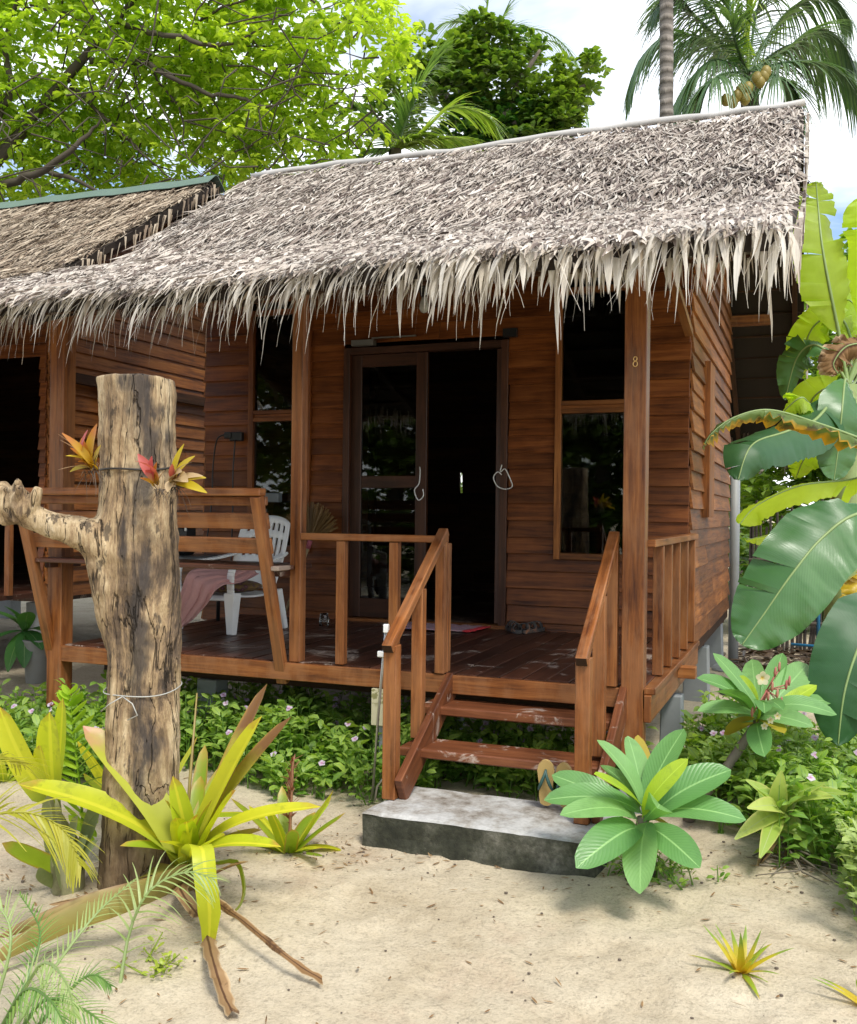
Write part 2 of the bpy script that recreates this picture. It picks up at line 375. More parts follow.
# ------------------------------------------------------------------ bungalows
YR, ZR, YB, ZB, YE, ZE, YRE, ZRE = 3.5, 3.99, 1.45, 2.68, -.80, 1.86, 6.9, 1.66
def roofz(y):
    if y > YR: return ZR - (y - YR) * (ZR - ZRE) / (YRE - YR)
    a = ZR - (YR - y) * (ZR - ZB) / (YR - YB); b = ZB - (YB - y) * (ZB - ZE) / (YB - YE)
    k = .12; hh = max(0, min(1, .5 + .5 * (a - b) / k))              # smooth max: a steep roof that eases into the porch slope
    return (b * (1 - hh) + a * hh) + .0
def roofz_(y):
    return roofz(y) - .02 * math.sin(max(0, min(1, (y + .8) / 4.3)) * math.pi)
def thatch_roof(off, x0, x1, root, dens, mats, xa=None, xb=None, ridge='pole', fringe_n=1050, seed=1):
    random.seed(seed)
    ox, oy, oz = off; mb = MB(); under = MB()
    xa = x0 if xa is None else xa; xb = x1 if xb is None else xb
    Y = [YE + .05 + (YR - YE - .05) * k / 24 for k in range(25)] + [YR + (YRE - YR) * k / 14 for k in range(1, 15)]
    def sag(x): return .025 * mnoise.noise(V3((x * .7 + seed, .4, 0)))
    def P(x, y, d): return V3((x + ox, y + oy, roofz_(y) + d + oz + sag(x) + .02 * mnoise.noise(V3((x * 2, y * 2, seed)))))
    X = [x0 + .03 + (x1 - x0 - .06) * k / 24 for k in range(25)]
    mb.grid([[P(x, y, 0) for x in X] for y in Y], .1, 2)
    mb.grid([[P(x, y, -.07) for x in X] for y in Y], .2, 2, flip=True)
    for xe in (X[0], X[-1]):
        mb.grid([[P(xe, y, 0), P(xe, y, -.07)] for y in Y], .2, 2, flip=(xe == X[0]))
    mb.grid([[P(x, Y[0], -.07), P(x, Y[0], 0)] for x in X], .2, 2); mb.grid([[P(x, Y[-1], 0), P(x, Y[-1], -.07)] for x in X], .2, 2)
    def slope(y, s): 
        d = V3((0, -s * .05, roofz_(y - s * .05) - roofz_(y))); return d.normalized()
    # leaf strips lying down the slope in loose courses
    for side, nn in ((1, dens), (-1, dens // 5)):
        ya, yb = (YE, YR) if side == 1 else (YRE, YR)
        for i in range(nn):
            x = U(xa + .02, xb - .05); f = R(); f = (round(f * 26) / 26 + G(.012)) if R() < .7 else f
            y = ya + (yb - ya) * max(0, min(1, f))
            d = slope(y, side); yw = G(.26) if R() < .82 else G(.8)
            n = V3((0, -d.z * 1, d.y)); n = n if n.z > 0 else -n
            tang = V3((1, 0, 0)); dd = d * math.cos(yw) + tang * math.sin(yw)
            L = U(.07, .23); W = U(.005, .021)
            hgt = U(.0, .04)
            p = P(x, y, 0) + n * hgt
            rl = G(.38); sd = (dd.cross(n)).normalized(); sd = Matrix.Rotation(rl, 3, dd) @ sd
            l0 = U(-.02, .10); l1 = l0 * U(-.2, .9) + U(-.12, .05)
            if side == 1 and y < YB + .3: k_ = min(1, (YB + .3 - y) / 1.2); p = p + n * (.03 * k_ * R()); l0 -= .22 * k_ * R(); l1 -= k_ * U(.0, .55); L *= 1 - .42 * k_
            q1 = p + (dd + n * l0) * (L * .5); q2 = q1 + (dd + tang * G(.18) + n * l1) * (L * .5)
            v = max(0, min(1, (.60 + G(.24)) if R() < .88 else U(0, .2)))
            mb.ribbon([p, q1, q2], [W * .8, W, W * .25], sd, U(-.3, .3), None, v, 0)
    # hanging fringe along the eaves
    def fr(x, side, nmul=1.0):
        ye = YE if side == 1 else YRE
        y = ye + side * abs(G(.15)); d = slope(y, side)
        lean = G(.22) - .55 * max(0, min(1, (-x - .2) / 1.8))
        d = (d + V3((lean, 0, U(-.15, .10)))).normalized()
        big = max(0, mnoise.noise(V3((x * 2.3, seed, .5))) + .35)
        L = (U(.07, .20) + (U(0, .24) * big if R() < .5 else 0) + (U(.05, .2) if R() < .04 else 0)) * nmul * .86; W = (U(.006, .026) if R() < .8 else U(.024, .042)) * (1.1 if x > -.8 else .85)
        v = min(1, max(0, .60 + G(.25)))
        mb.blade(P(x, y, U(-.01, .06)), d, L + (abs(y - ye) * .8), W, 7, U(.8, 3.6), lambda t: (.7 + .6 * t if t < .4 else .94 * (1 - ((t - .4) / .6) ** 1.6) + .02), U(-.2, .35), G(.7), v if side == 1 else v * .25, 1 if side == 1 else 0, .05)
    for i in range(fringe_n): fr(U(xa, xb), 1)
    for i in range(fringe_n // 3):
        x = U(xa, xb); d = slope(YE, 1); d = (d + V3((G(.3) - .3 * max(0, min(1, (-x - .2) / 1.8)), 0, U(-.2, .1)))).normalized()
        mb.blade(P(x, YE + U(0, .15), U(-.02, .04)), d, U(.15, .42), U(.003, .007), 9, U(1, 4), lambda t: 1 - t * .7, 0, G(.5), min(1, max(0, .5 + G(.3))), 1, .10)
    for i in range(fringe_n // 2): fr(U(xa, xb), -1, 1.5)
    # ragged verge ends
    for xe, sg in ((x0, -1), (x1, 1)):
        for i in range(230):
            y = U(YE, YRE); s_ = 1 if y < YR else -1; d = slope(y, s_)
            mb.blade(P(xe, y, U(-.06, .02)), (d * U(.1, .5) + V3((sg * U(-.05, .05), 0, -U(.6, 1.2)))), U(.08, .22), U(.012, .03), 4, U(.4, 1.2), lambda t: 1 - t * .85, 0, G(.6), min(1, max(0, .5 + G(.25))), 0, .03)
    roof = mb.build('roof', mats + [THATCH_UNDER], root)
    rc = MB()
    n = 22
    def rp(x): return V3((x + ox, YR + oy, ZR + oz + sag(x) + .045))
    if ridge == 'pole':
        rc.tube([rp(x0 + .02 + (x1 - x0 - .04) * k / n) + V3((0, U(-.008, .008), U(-.006, .01))) for k in range(n + 1)], [U(.026, .036) for _ in range(n + 1)], 8, .6)
        rc.build('ridge_pole', PALE_RIDGE, roof, True)
    else:
        rows = [[], [], [], []]
        for k in range(n + 1):
            p = rp(x0 + (x1 - x0) * k / n)
            for r_, (dy, dz) in zip(rows, ((-.16, -.085), (-.02, .03), (.02, .03), (.16, -.085))): r_.append(p + V3((0, dy, dz + .006 * math.sin(k * 2.1))))
        rc.grid(rows); o = rc.build('ridge_cap', GREENMETAL, roof)
        sm = o.modifiers.new('s', 'SOLIDIFY'); sm.thickness = .006
    return roof
PALE_RIDGE = plain('pale_bamboo', (.55, .53, .50), .6, nscale=8, namt=.35)
GREENMETAL = plain('green_sheet', (.13, .19, .16), .5, nscale=5)

def clap_rows(mb, z0, z1, seg, base_pt, along, outward, expo=.118, gap=.0, clip=None, jit=.004, out=.030, cutp=.7):
    """overlapping boards: seg(z) -> list of (a, b) extents along the wall, foot edge pushed outward"""
    z = z0; k = 0
    while z < z1 - .02:
        h = min(expo + .018, z1 - z)
        for a, b in seg(z, z + h):
            if b - a < .02: continue
            cuts = [a]
            while cuts[-1] < b - 1.6 and R() < cutp: cuts.append(cuts[-1] + U(.9, 1.6))
            cuts.append(b)
            for c0, c1 in zip(cuts, cuts[1:]):
                e = U(-jit, jit); o1 = outward * (out + U(-.004, .004)); o0 = outward * .006
                q = base_pt
                A = q + along * (c0 + .001 + (G(.004) if c0 == a else 0)); B = q + along * (c1 - .001 + (G(.004) if c1 == b else 0))
                def sec(p): return [p + V3((0, 0, z + e)) + o1, p + V3((0, 0, z + e)) + o1 - outward * .02, p + V3((0, 0, z + h)) + o0 - outward * .02, p + V3((0, 0, z + h + e * .5)) + o0]
                mb.hexa(sec(A) + sec(B), None, 0)
        z += expo; k += 1
WL, WR, YF, YBK = -3.78, -.03, 1.96, 5.09
def gable(z):
    """y-extent under the roof at height z on the side walls"""
    a, b = YF, YBK
    while a < YR and roofz_(a) - .10 < z: a += .03
    while b > YR and roofz_(b) - .10 < z: b -= .03
    return a, b
def walls(root, off, openings, detail=True):
    o = V3(off); WZ0 = -.06
    # facade: stays behind the frames of the openings (x0, x1, z0, z1)
    mb = MB()
    def seg(z, zt):
        cur = WL; out = []
        for x0, x1, a, b in sorted(openings):
            if zt - .062 > a and z + .03 < b: out.append((cur - WL, x0 - WL)); cur = x1
        out.append((cur - WL, WR - WL)); return out
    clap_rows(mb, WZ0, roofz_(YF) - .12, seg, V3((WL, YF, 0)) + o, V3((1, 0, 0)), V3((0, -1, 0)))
    mb.build('wall', W_FACADE, root, bevel=.002)
    mb = MB()
    clap_rows(mb, WZ0, ZR - .25, lambda z, zt: [(gable(zt)[0] - YF, gable(zt)[1] - YF)] if not (detail is True and 0) else [], V3((WR, YF, 0)) + o, V3((0, 1, 0)), V3((1, 0, 0)), jit=.007, out=.028, cutp=.25, expo=.13)
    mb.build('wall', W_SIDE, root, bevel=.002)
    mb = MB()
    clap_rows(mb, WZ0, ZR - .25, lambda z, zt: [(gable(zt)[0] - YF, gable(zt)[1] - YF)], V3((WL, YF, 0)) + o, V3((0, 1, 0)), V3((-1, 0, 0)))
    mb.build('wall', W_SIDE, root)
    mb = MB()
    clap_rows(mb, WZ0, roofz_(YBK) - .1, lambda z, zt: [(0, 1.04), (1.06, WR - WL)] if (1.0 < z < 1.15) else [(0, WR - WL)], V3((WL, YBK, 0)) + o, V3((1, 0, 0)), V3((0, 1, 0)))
    mb.build('wall', W_DARK, root)  # back wall takes the dark timber: room shade put into its colour
    for cx_ in (WL + .045, WR - .045):  # unseen posts added to stop daylight leaking at the board corners
        for cy_ in (YF + .06, YBK - .05):
            q = MB(); q.box(V3((cx_ - .035, cy_ - .035, -.06)) + o, V3((cx_ + .035, cy_ + .035, roofz_(cy_) - .12)) + o, 2); q.build('corner_light_stop', W_DARK, root)
    # floor of the room
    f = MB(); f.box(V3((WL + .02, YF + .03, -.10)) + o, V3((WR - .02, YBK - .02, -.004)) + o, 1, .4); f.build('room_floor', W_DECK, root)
    s = MB(); s.box(V3((WR - .028, 2.66, .80)) + o, V3((WR + .062, 3.02, 1.93)) + o, 2, .6)
    if detail: s.build('shutter', W_SIDE, root, bevel=.003)

root = thing('bungalow', (-1.9, 1.0, GZ), 'brown wooden bungalow with pale thatched roof, open porch and number 8 on its post', 'bungalow', None)
OPEN = [(-3.37, -2.83, .50, 2.36), (-2.55, -1.27, -.07, 2.03), (-.93, -.36, .50, 2.36)]
walls(root, (0, 0, 0), OPEN)
thatch_roof((0, 0, 0), -4.36, .66, root, 56000, [THATCH, FRINGE], seed=3)
# windows
for x0, x1, z0, z1 in (OPEN[0], OPEN[2]):
    f = MB(); ya, yb = YF - .045, YF + .03; fwid = .042
    f.box((x0, ya, z0), (x0 + fwid, yb, z1), 2); f.box((x1 - fwid, ya, z0), (x1, yb, z1), 2)
    for za, zb in ((z0, z0 + fwid), (1.50, 1.53), (1.555, 1.585), (z1 - fwid, z1)): f.box((x0 + fwid, ya + .004, za), (x1 - fwid, yb, zb), 0)
    f.box((x0 + fwid, ya + .018, 1.53), (x1 - fwid, yb, 1.555), 0)
    fo = f.build('window', W_SIDE if x0 > -1 else W_FACADE, root, bevel=.002)
    for za, zb in ((z0 + fwid, 1.50), (1.585, z1 - fwid)):
        p = MB(); p.box((x0 + fwid, YF - .012, za), (x1 - fwid, YF - .006, zb), 2); p.build('pane', GLASS, fo)
# door frame, glazed fixed leaf, open leaf
f = MB(); ya, yb = YF - .04, YF + .05
f.box((-2.55, ya, 0.02), (-2.50, yb, 2.03), 2); f.box((-1.32, ya, 0.02), (-1.27, yb, 2.03), 2)
f.box((-2.50, ya + .003, 1.98), (-1.32, yb, 2.03), 0)
df = f.build('door_frame', W_DOOR, root, bevel=.002)
f = MB(); f.box((-2.58, YF - .06, -.002), (-1.25, YF + .05, .022), 0); f.build('threshold', W_RAIL, root, bevel=.002)
def door_leaf(M):
    d = MB()
    def bx(a, b, ax): 
        q = MB(); q.box(a, b, ax); 
        for p in q.v: pass
        n0 = len(d.v); 
        for p, vv in zip(q.v, q.var): d.vert(M @ V3(p), vv)
        for ff, uu in zip(q.f, q.uv): d.face(tuple(i + n0 for i in ff), uu)
    wd = .61; bx((0, 0, 0), (.085, .04, 1.95), 2); bx((wd - .085, 0, 0), (wd, .04, 1.95), 2)
    for za, zb in ((0, .14), (.96, 1.05), (1.86, 1.95)): bx((.085, .002, za), (wd - .085, .038, zb), 0)
    o = d.build('door', W_DOOR, root, bevel=.003)
    for za, zb in ((.14, .96), (1.05, 1.86)):
        q = MB(); q.hexa([M @ V3(p) for p in [(.085, .016, za), (wd - .085, .016, za), (wd - .085, .022, za), (.085, .022, za), (.085, .016, zb), (wd - .085, .016, zb), (wd - .085, .022, zb), (.085, .022, zb)]], .5); q.build('pane', GLASS, o)
    return o
d1 = door_leaf(Matrix.Translation((-2.50, YF - .005, .028)))
d2 = door_leaf(Matrix.Translation((-1.33, YF + .03, .028)) @ Matrix.Rotation(math.radians(101), 4, 'Z'))
h = MB()
h.tube([cat([(-1.935, YF - .02, 1.14), (-1.925, YF - .035, 1.10), (-1.935, YF - .03, 1.02), (-1.97, YF - .03, .97), (-1.94, YF - .03, .90), (-1.90, YF - .03, .93), (-1.905, YF - .03, .98)], k / 30) for k in range(31)], .0045, 6); h.build('handle', WHITEP, d1, True)
h = MB()
h.tube([cat([(-1.30, YF - .06, 1.15), (-1.31, YF - .06, 1.10), (-1.27, YF - .08, 1.12), (-1.24, YF - .07, 1.06), (-1.22, YF - .07, 1.0), (-1.27, YF - .06, .98), (-1.33, YF - .06, 1.0), (-1.36, YF - .06, 1.06), (-1.33, YF - .06, 1.10), (-1.30, YF - .06, 1.08)], k / 40) for k in range(41)], .004, 6); h.build('latch', WHITEP, df, True)
h = MB(); h.box((-2.46, YF - .10, 2.035), (-2.28, YF - .045, 2.075), 0); h.box((-2.30, YF - .09, 2.08), (-1.95, YF - .075, 2.09), 0); h.build('door_closer', STEEL, root)
h = MB(); h.box((-1.30, YF - .075, 2.04), (-1.20, YF - .04, 2.10), 0); h.build('door_stop', BLACK, root)
# porch deck
d = MB(); x = -3.42
while x < -.02:
    wv = min(.115, -.0 - x); d.box((x, -.012, -.03), (x + wv - .004, YF - .02, U(-.002, .0015)), 1); x += .118
deck = d.build('deck', W_DECK, root, bevel=.0025)
d = MB(); d.box((-3.44, -.045, -.098), (.0, -.014, -.006), 0, .55); d.build('fascia', W_RAIL, deck, bevel=.003)
d = MB(); d.box((.001, -.03, -.16), (.035, YF + .02, -.035), 1, .5); d.box((-.06, .95, -.10), (.13, 1.03, -.036), 0); d.box((-.005, .0, -.034), (.05, YF - .03, -.004), 1, .3)
d.build('side_beam', W_RAIL, deck, bevel=.003)
d = MB()
for y in (.32, 1.05, 1.80): d.box((-3.4, y, -.20), (-.02, y + .06, -.10), 0)
for y in (3.2, 5.0): d.box((-3.75, y, -.20), (-.05, y + .06, -.11), 0)
d.box((-.09, YF, -.15), (-.02, YBK, -.065), 1, .5)
d.build('floor_joists', W_DARK, deck)
for fx, fy, s_, zt in ((-.06, .05, .055, -.36), (0.0, 1.0, .06, -.2), (-2.62, .35, .07, -.2), (-3.47, .05, .06, -.36), (-1.3, .9, .07, -.2), (-.10, 3.2, .09, -.2), (-.15, 4.92, .10, -.2), (-2.6, 3.1, .08, -.2), (-3.6, 4.9, .09, -.2)):
    q = MB(); q.beam((fx, fy, GZ - .1), (fx, fy, zt), s_ * 2.2, s_ * 2.2, (0, 1, 0), s_ * 1.9, s_ * 1.9); q.build('footing', CONC2, root, bevel=.006)
# porch posts
def post(x0, y0, w_, zb, zt, mt=W_RAIL):
    p = MB(); p.box((x0, y0, zb), (x0 + w_, y0 + w_, zt), 2, U(.3, .7)); return p.build('post', mt, root, bevel=.004)
p8 = post(-.103, -.05, .103, -.37, roofz_(0) - .12)
post(-3.52, -.05, .105, -.37, roofz_(0) - .12)
post(-1.895, -.02, .066, -.003, roofz_(0) - .12)
n8 = MB()
for cz, r_ in ((1.540, .010), (1.5165, .0125)):
    n8.tube([(-.052 + r_ * .8 * math.cos(a), -.054, cz + r_ * math.sin(a)) for a in [2 * math.pi * k / 20 for k in range(21)]],   .0026, 6, cap=False)
n8.build('house_number', plain('brass', (.85, .55, .22), .3, .4), p8, True)
# roof timbers
t_ = MB()
t_.box((-4.3, -.06, roofz_(0) - .125), (.60, .02, roofz_(0) - .075 - .0), 0)
for x in [-4.25 + .6 * k for k in range(9)]:
    for a, b in ((-.72, .6), (.6, 1.45), (1.45, 3.45)): t_.beam((x, a, roofz_(a) - .105), (x, b, roofz_(b) - .105), .045, .06)
    t_.beam((x, 3.5, roofz_(3.5) - .105), (x, 6.8, roofz_(6.8) - .105), .045, .06)
for k in range(13):
    y = 3.7 + k * .25; t_.box((-4.3, y, roofz_(y) - .088), (.62, y + .03, roofz_(y) - .072), 0)
for k in range(15):
    y = -.7 + k * .27; t_.box((-4.3, y, roofz_(y) - .088), (.62, y + .03, roofz_(y) - .074), 0)
t_.box((-4.3, YR - .03, roofz_(YR) - .22), (.62, YR + .03, roofz_(YR) - .13), 0)
t_.build('roof_frame', W_DARK, root)
q = MB(); q.box((-.02, 4.95, 2.60), (.36, 5.02, 2.69), 0, .6); q.build('eave_beam', W_RAIL, root); q = MB(); q.box((-.30, YF - .1, 2.55), (.34, YF - .04, 2.63), 0, .6); q.build('eave_beam', W_RAIL, root)
q = MB(); q.beam((-.035, 1.90, 2.0), (-.05, .92, 2.24), .05, .045); q.build('brace', W_RAIL, root)
# railings
def railing(a, b, balus, post_b=None):
    a, b = V3(a), V3(b)
    rl = MB(); rl.beam(a, b, .062, .036); ro = rl.build('handrail', W_RAIL, root, bevel=.004)
    for p0, p1, w_ in balus:
        q = MB(); q.beam(p0, p1, w_, w_ * .9, (0, 1, 0), var=U(.3, .9)); q.build('baluster', W_RAIL, ro, bevel=.003)
railing((-1.826, .0, .675), (-1.0, .0, .675), [((-1.59, .0, .002), (-1.59, .0, .655), .05), ((-1.285, .0, .002), (-1.285, .0, .655), .05), ((-1.01, .012, .002), (-1.01, .012, .656), .05)])
railing((.005, .055, .675), (.005, YF - .03, .675), [((.005, y, .002), (.005, y, .655), .052) for y in (.38, .70, 1.05, 1.42, 1.80)])
# stairs: stringers, treads, sloping handrails
st = MB(); st.box((-1.06, -.21, -.175), (-.12, .02, -.133), 0, .6)
so_ = st.build('tread', W_TREAD, root, bevel=.006)
for x in (-.962, -.092):
    st = MB(); st.beam((x, -.005, -.05), (x, -.66, -.43), .036, .135); st.build('stringer', W_TREAD, so_, bevel=.004)
for z, y in ((-.283, -.46),):
    q = MB(); q.box((-1.06, y, z - .042), (-.12, y + .23, z), 0, .6); q.build('tread', W_TREAD, so_, bevel=.006)
for x, dx in ((-1.015, 0), (-.148, 0)):
    q = MB(); a = V3((x, -.70, .205)); b = V3((x, .0, .715)); q.beam(a, b, .05, .045, var=.8); ho = q.build('handrail', W_RAIL, so_, bevel=.004)
    hk = MB(); dd = (b - a).normalized(); hk.beam(a - dd * .002, a - dd * .0005, .046, .041); hk.build('end_grain', W_DARK, so_)
    for y, zb, ww in ((-.645, -.468, .062), (-.33, -.262, .055), (-.03, .0, .05)):
        zt = .205 + (y + .70) * (.51 / .70) - .028
        q = MB(); q.beam((x, y, zb), (x, y, zt), ww, ww, (0, 1, 0), var=U(.4, .7)); q.build('baluster', W_RAIL, so_, bevel=.003)
# built-in bench leaning out over the deck edge
bs = MB()
bs.box((-3.5, -.20, .495), (-1.86, -.03, .52), 0); bs.box((-3.5, -.02, .495), (-1.86, .17, .52), 0); bs.box((-3.48, -.12, .46), (-3.44, .15, .495), 1); bs.box((-1.93, -.12, .46), (-1.89, .15, .495), 1)
bo = bs.build('bench', W_DECK, root, bevel=.004)
def lean(z): return -.02 - .28 * (z + .06) / .95
for x in (-3.505, -1.935):
    q = MB(); q.beam((x, lean(-.12) , -.12), (x, lean(.885), .885), .062, .045, (0, -1, 0), var=.7); q.build('slanted_post', W_RAIL, bo, bevel=.004)
q = MB(); q.box((-3.60, lean(.885) - .03, .885), (-1.90, lean(.885) + .035, .925), 0, .8); q.box((-3.54, lean(.86) + .024, .835), (-1.90, lean(.86) + .05, .883), 0, .6); q.build('top_rail', W_RAIL, bo, bevel=.005)
for z0 in (.715, .585):
    q = MB(); y0 = lean(z0 + .04) + .026; q.beam((-3.52, y0 + .0, z0 + .04), (-1.90, y0, z0 + .04), .022, .085, (0, -.28, .95), var=U(.4, .8)); q.build('back_slat', W_RAIL, bo, bevel=.004)

# ---- neighbour bungalow: the same house one plot to the left
nb_off = (-5.5, .15, .08)
nroot = thing('bungalow', (-7.4, 1.15, GZ), 'neighbouring brown wooden bungalow whose thatched roof has a green ridge cap, partly behind number 8', 'bungalow')
walls(nroot, nb_off, [(-2.6, -1.3, -.07, 2.03), (-.95, -.10, -.07, 2.03)])  # second opening is made up, cut to darken this end of the facade
thatch_roof(nb_off, -4.36, .66, nroot, 24000, [THATCH_TAN, FRINGE], xa=-2.6, ridge='cap', fringe_n=450, seed=8)
d = MB(); ox, oy, oz = nb_off
d.box((-3.42 + ox, oy, -.04 + oz), (ox, 1.94 + oy, oz), 0); d.build('deck', W_DECK, nroot)
for px_ in (-3.52, -1.9, -.10):
    q = MB(); q.box((px_ + ox, oy - .05, GZ), (px_ + .10 + ox, oy + .05, roofz_(0) - .12 + oz), 2); q.build('post', W_RAIL, nroot, bevel=.004)
d = MB(); d.box((-4.3 + ox, oy - .06, roofz_(0) - .21 + oz), (.6 + ox, oy + .02, roofz_(0) - .11 + oz), 0)
for x in [-4.25 + .6 * k for k in range(9)]:
    for a, b in ((-.72, .6), (.6, 1.45), (1.45, 3.45)): d.beam((x + ox, a + oy, roofz_(a) - .105 + oz), (x + ox, b + oy, roofz_(b) - .105 + oz), .045, .06)
d.build('roof_frame', W_DARK, nroot)
q = MB(); q.box((ox - .02, 2.1 + oy, 1.86 + oz), (ox + .06, 4.9 + oy, 1.95 + oz), 1); q.build('wall_beam', W_DARK, nroot)
q = MB(); q.beam((ox + .01, .05 + oy, .67 + oz), (ox + .01, 1.9 + oy, .67 + oz), .06, .036); qo = q.build('handrail', W_RAIL, nroot)
for y in (.4, .75, 1.1, 1.5):
    q = MB(); q.beam((ox + .01, y + oy, oz), (ox + .01, y + oy, .655 + oz), .05, .045, (0, 1, 0)); q.build('baluster', W_RAIL, qo)
for fx in (-3.4, -1.8, -.1):
    for fy in (.1, 2.0, 5.0):
        q = MB(); q.beam((fx + ox, fy + oy, GZ - .1), (fx + ox, fy + oy, -.1 + oz), .18, .18, (0, 1, 0)); q.build('footing', CONC2, nroot)

# ------------------------------------------------------------------ step block
random.seed(21)
b = MB()
FL, FR_, BL, BR = V3((-1.055, -.86, 0)), V3((-.045, -.885, 0)), V3((-1.0, -.40, 0)), V3((-.02, -.40, 0))
nx, ny = 40, 18
def bp_(u, v_, z):
    p = (FL * (1 - u) + FR_ * u) * (1 - v_) + (BL * (1 - u) + BR * u) * v_
    e = min(u * 1.0, (1 - u) * 1.0, v_ * .46, (1 - v_) * .46)
    return V3((p.x + .006 * mnoise.noise(V3((p.x * 9, p.y * 9, z * 9))), p.y + .008 * mnoise.noise(V3((p.x * 7, z * 9, 4))), z))
ZT = -.470
def edge_drop(u, v_):
    p = bp_(u, v_, 0); e = min(u, 1 - u, v_ * .46, (1 - v_) * .46)
    return (-.006 * math.exp(-(e / .012) ** 2) - .012 * max(0, mnoise.noise(V3((p.x * 11, p.y * 11, 2))) - .1) * math.exp(-(e / .03) ** 2)) + .003 * mnoise.noise(V3((p.x * 5, p.y * 5, 1)))
b.grid([[bp_(i / nx, j / ny, ZT + edge_drop(i / nx, j / ny)) for i in range(nx + 1)] for j in range(ny + 1)], mi=0)
def skirt(path, flip):
    rows = []
    for k in range(7):
        f_ = k / 6; r_ = []
        for (u, v_) in path:
            q = bp_(u, v_, 0); z = (ZT + edge_drop(u, v_)) * (1 - f_) + (GZ - .04) * f_
            w_ = .007 * mnoise.noise(V3((q.x * 8, q.y * 8, z * 14))) * (1 if k else 0)
            r_.append(V3((q.x + w_, q.y - w_, z)))
        rows.append(r_)
    b.grid(rows, mi=1, flip=flip)
skirt([(i / nx, 0) for i in range(nx + 1)], True); skirt([(i / nx, 1) for i in range(nx + 1)], False)
skirt([(0, j / ny) for j in range(ny + 1)], False); skirt([(1, j / ny) for j in range(ny + 1)], True)
tag(b.build('concrete_step', [CONC, MOSS], origin=(-.55, -.62, GZ)), 'grey concrete step block with mossy dark sides at the foot of the wooden stairs', 'step')

# ------------------------------------------------------------------ porch objects
# white plastic armchair
ch = thing('plastic_chair', (-2.98, 1.1, 0), 'white plastic armchair with slotted back on the porch behind the bench', 'chair')
CM = Matrix.Translation((-2.95, 1.08, 0.002)) @ Matrix.Rotation(math.radians(-15), 4, 'Z')
def C_(x, y, z): return CM @ V3((x, y, z))
s = MB()
s.grid([[C_(x * (.235 - .02 * j / 8), -.24 + .45 * j / 8, .262 - .02 * math.sin(j / 8 * 3.1) - .012 * (1 - x * x) + (-.03 if j == 0 else 0)) for x in [-1 + k / 5 for k in range(11)]] for j in range(9)], flip=False)
o = s.build('seat', WHITEP, ch, True); sm = o.modifiers.new('s', 'SOLIDIFY'); sm.thickness = .012
s = MB(); nxb, nyb = 33, 20; I = {}
def bk(i, j):
    a = -1 + 2 * i / nxb; tt = j / nyb; wd = .215 + .03 * math.sin(tt * 2.5)
    top = .775 - .05 * abs(a) ** 3
    z = .27 + (top - .27) * tt
    return C_(a * wd, .21 + .12 * tt - .05 * a * a * (1 - .3 * tt), z)
for i in range(nxb + 1):
    for j in range(nyb + 1): I[i, j] = s.vert(bk(i, j), .5)
for i in range(nxb):
    for j in range(nyb):
        slot = 3 <= i <= 29 and (i - 3) % 4 in (1, 2) and (9 <= j <= 13 or 16 <= j <= 17)
        if slot: continue
        s.face((I[i, j], I[i + 1, j], I[i + 1, j + 1], I[i, j + 1]), ((0, 0), (1, 0), (1, 1), (0, 1)))
o = s.build('backrest', WHITEP, ch, True); sm = o.modifiers.new('s', 'SOLIDIFY'); sm.thickness = .012
for sx in (-1, 1):
    a = MB(); path = [(sx * .255, -.25, .24), (sx * .26, -.262, .34), (sx * .26, -.25, .42), (sx * .26, -.20, .452), (sx * .26, -.05, .462), (sx * .255, .10, .475), (sx * .235, .22, .50), (sx * .225, .26, .52)]
    pp = [cat(path, k / 24) for k in range(25)]
    for p, q in zip(pp, pp[1:]): a.beam(C_(*p), C_(*q), .06, .016, (CM.to_3x3() @ V3((0, -1, .35))) if p[2] < .41 else (0, 0, 1))
    a.build('armrest', WHITEP, ch, True, .003)
    l = MB(); l.beam(C_(sx * .262, -.25, .0), C_(sx * .25, -.235, .27), .055, .045, CM.to_3x3() @ V3((0, 1, 0)), .10, .07); l.build('leg', WHITEP, ch, False, .006)
    l = MB(); l.beam(C_(sx * .25, .25, .0), C_(sx * .22, .20, .27), .035, .035, CM.to_3x3() @ V3((0, 1, 0)), .06, .05); l.build('leg', WHITEP, ch, False, .006)
# floral cushion and pink towel
cu = MB(); cu.ball(C_(.02, -.04, .295), 1, 24, .5, sc_=(.215, .20, .045))
def m_floral():
    t = NT('dark_floral'); vv = t.n('ShaderNodeTexVoronoi', {'Vector': t.obj(), 'Scale': 26.0}); c = t.ramp(vv.outputs['Distance'], [(.1, (.28, .10, .13)), (.3, (.06, .025, .04)), (.6, (.16, .10, .03))])
    return t.done(t.bsdf(c, .9))
tag(cu.build('cushion', m_floral(), None, True, origin=C_(.02, -.02, .26)), 'dark floral cushion on the seat of the white plastic chair', 'cushion')
tw = MB(); rows = []
ctrl = [[at(*p) for p in r_] for r_ in (((259, 574, 6.6), (250, 567, 6.6), (241, 563, 6.55)), ((242, 582, 6.38), (233, 575, 6.42), (227, 567, 6.5)), ((224, 584, 6.27), (213, 576, 6.32), (205, 568, 6.42)), ((213, 592, 6.2), (199, 580, 6.22), (190, 571, 6.3)), ((205, 606, 6.18), (193, 596, 6.17), (184, 585, 6.25)), ((191, 620, 6.16), (183, 612, 6.15), (180, 600, 6.2)), ((180, 630, 6.14), (178, 625, 6.15), (177, 615, 6.2)))]
cols_ = [[c[k] for c in ctrl] for k in range(3)]
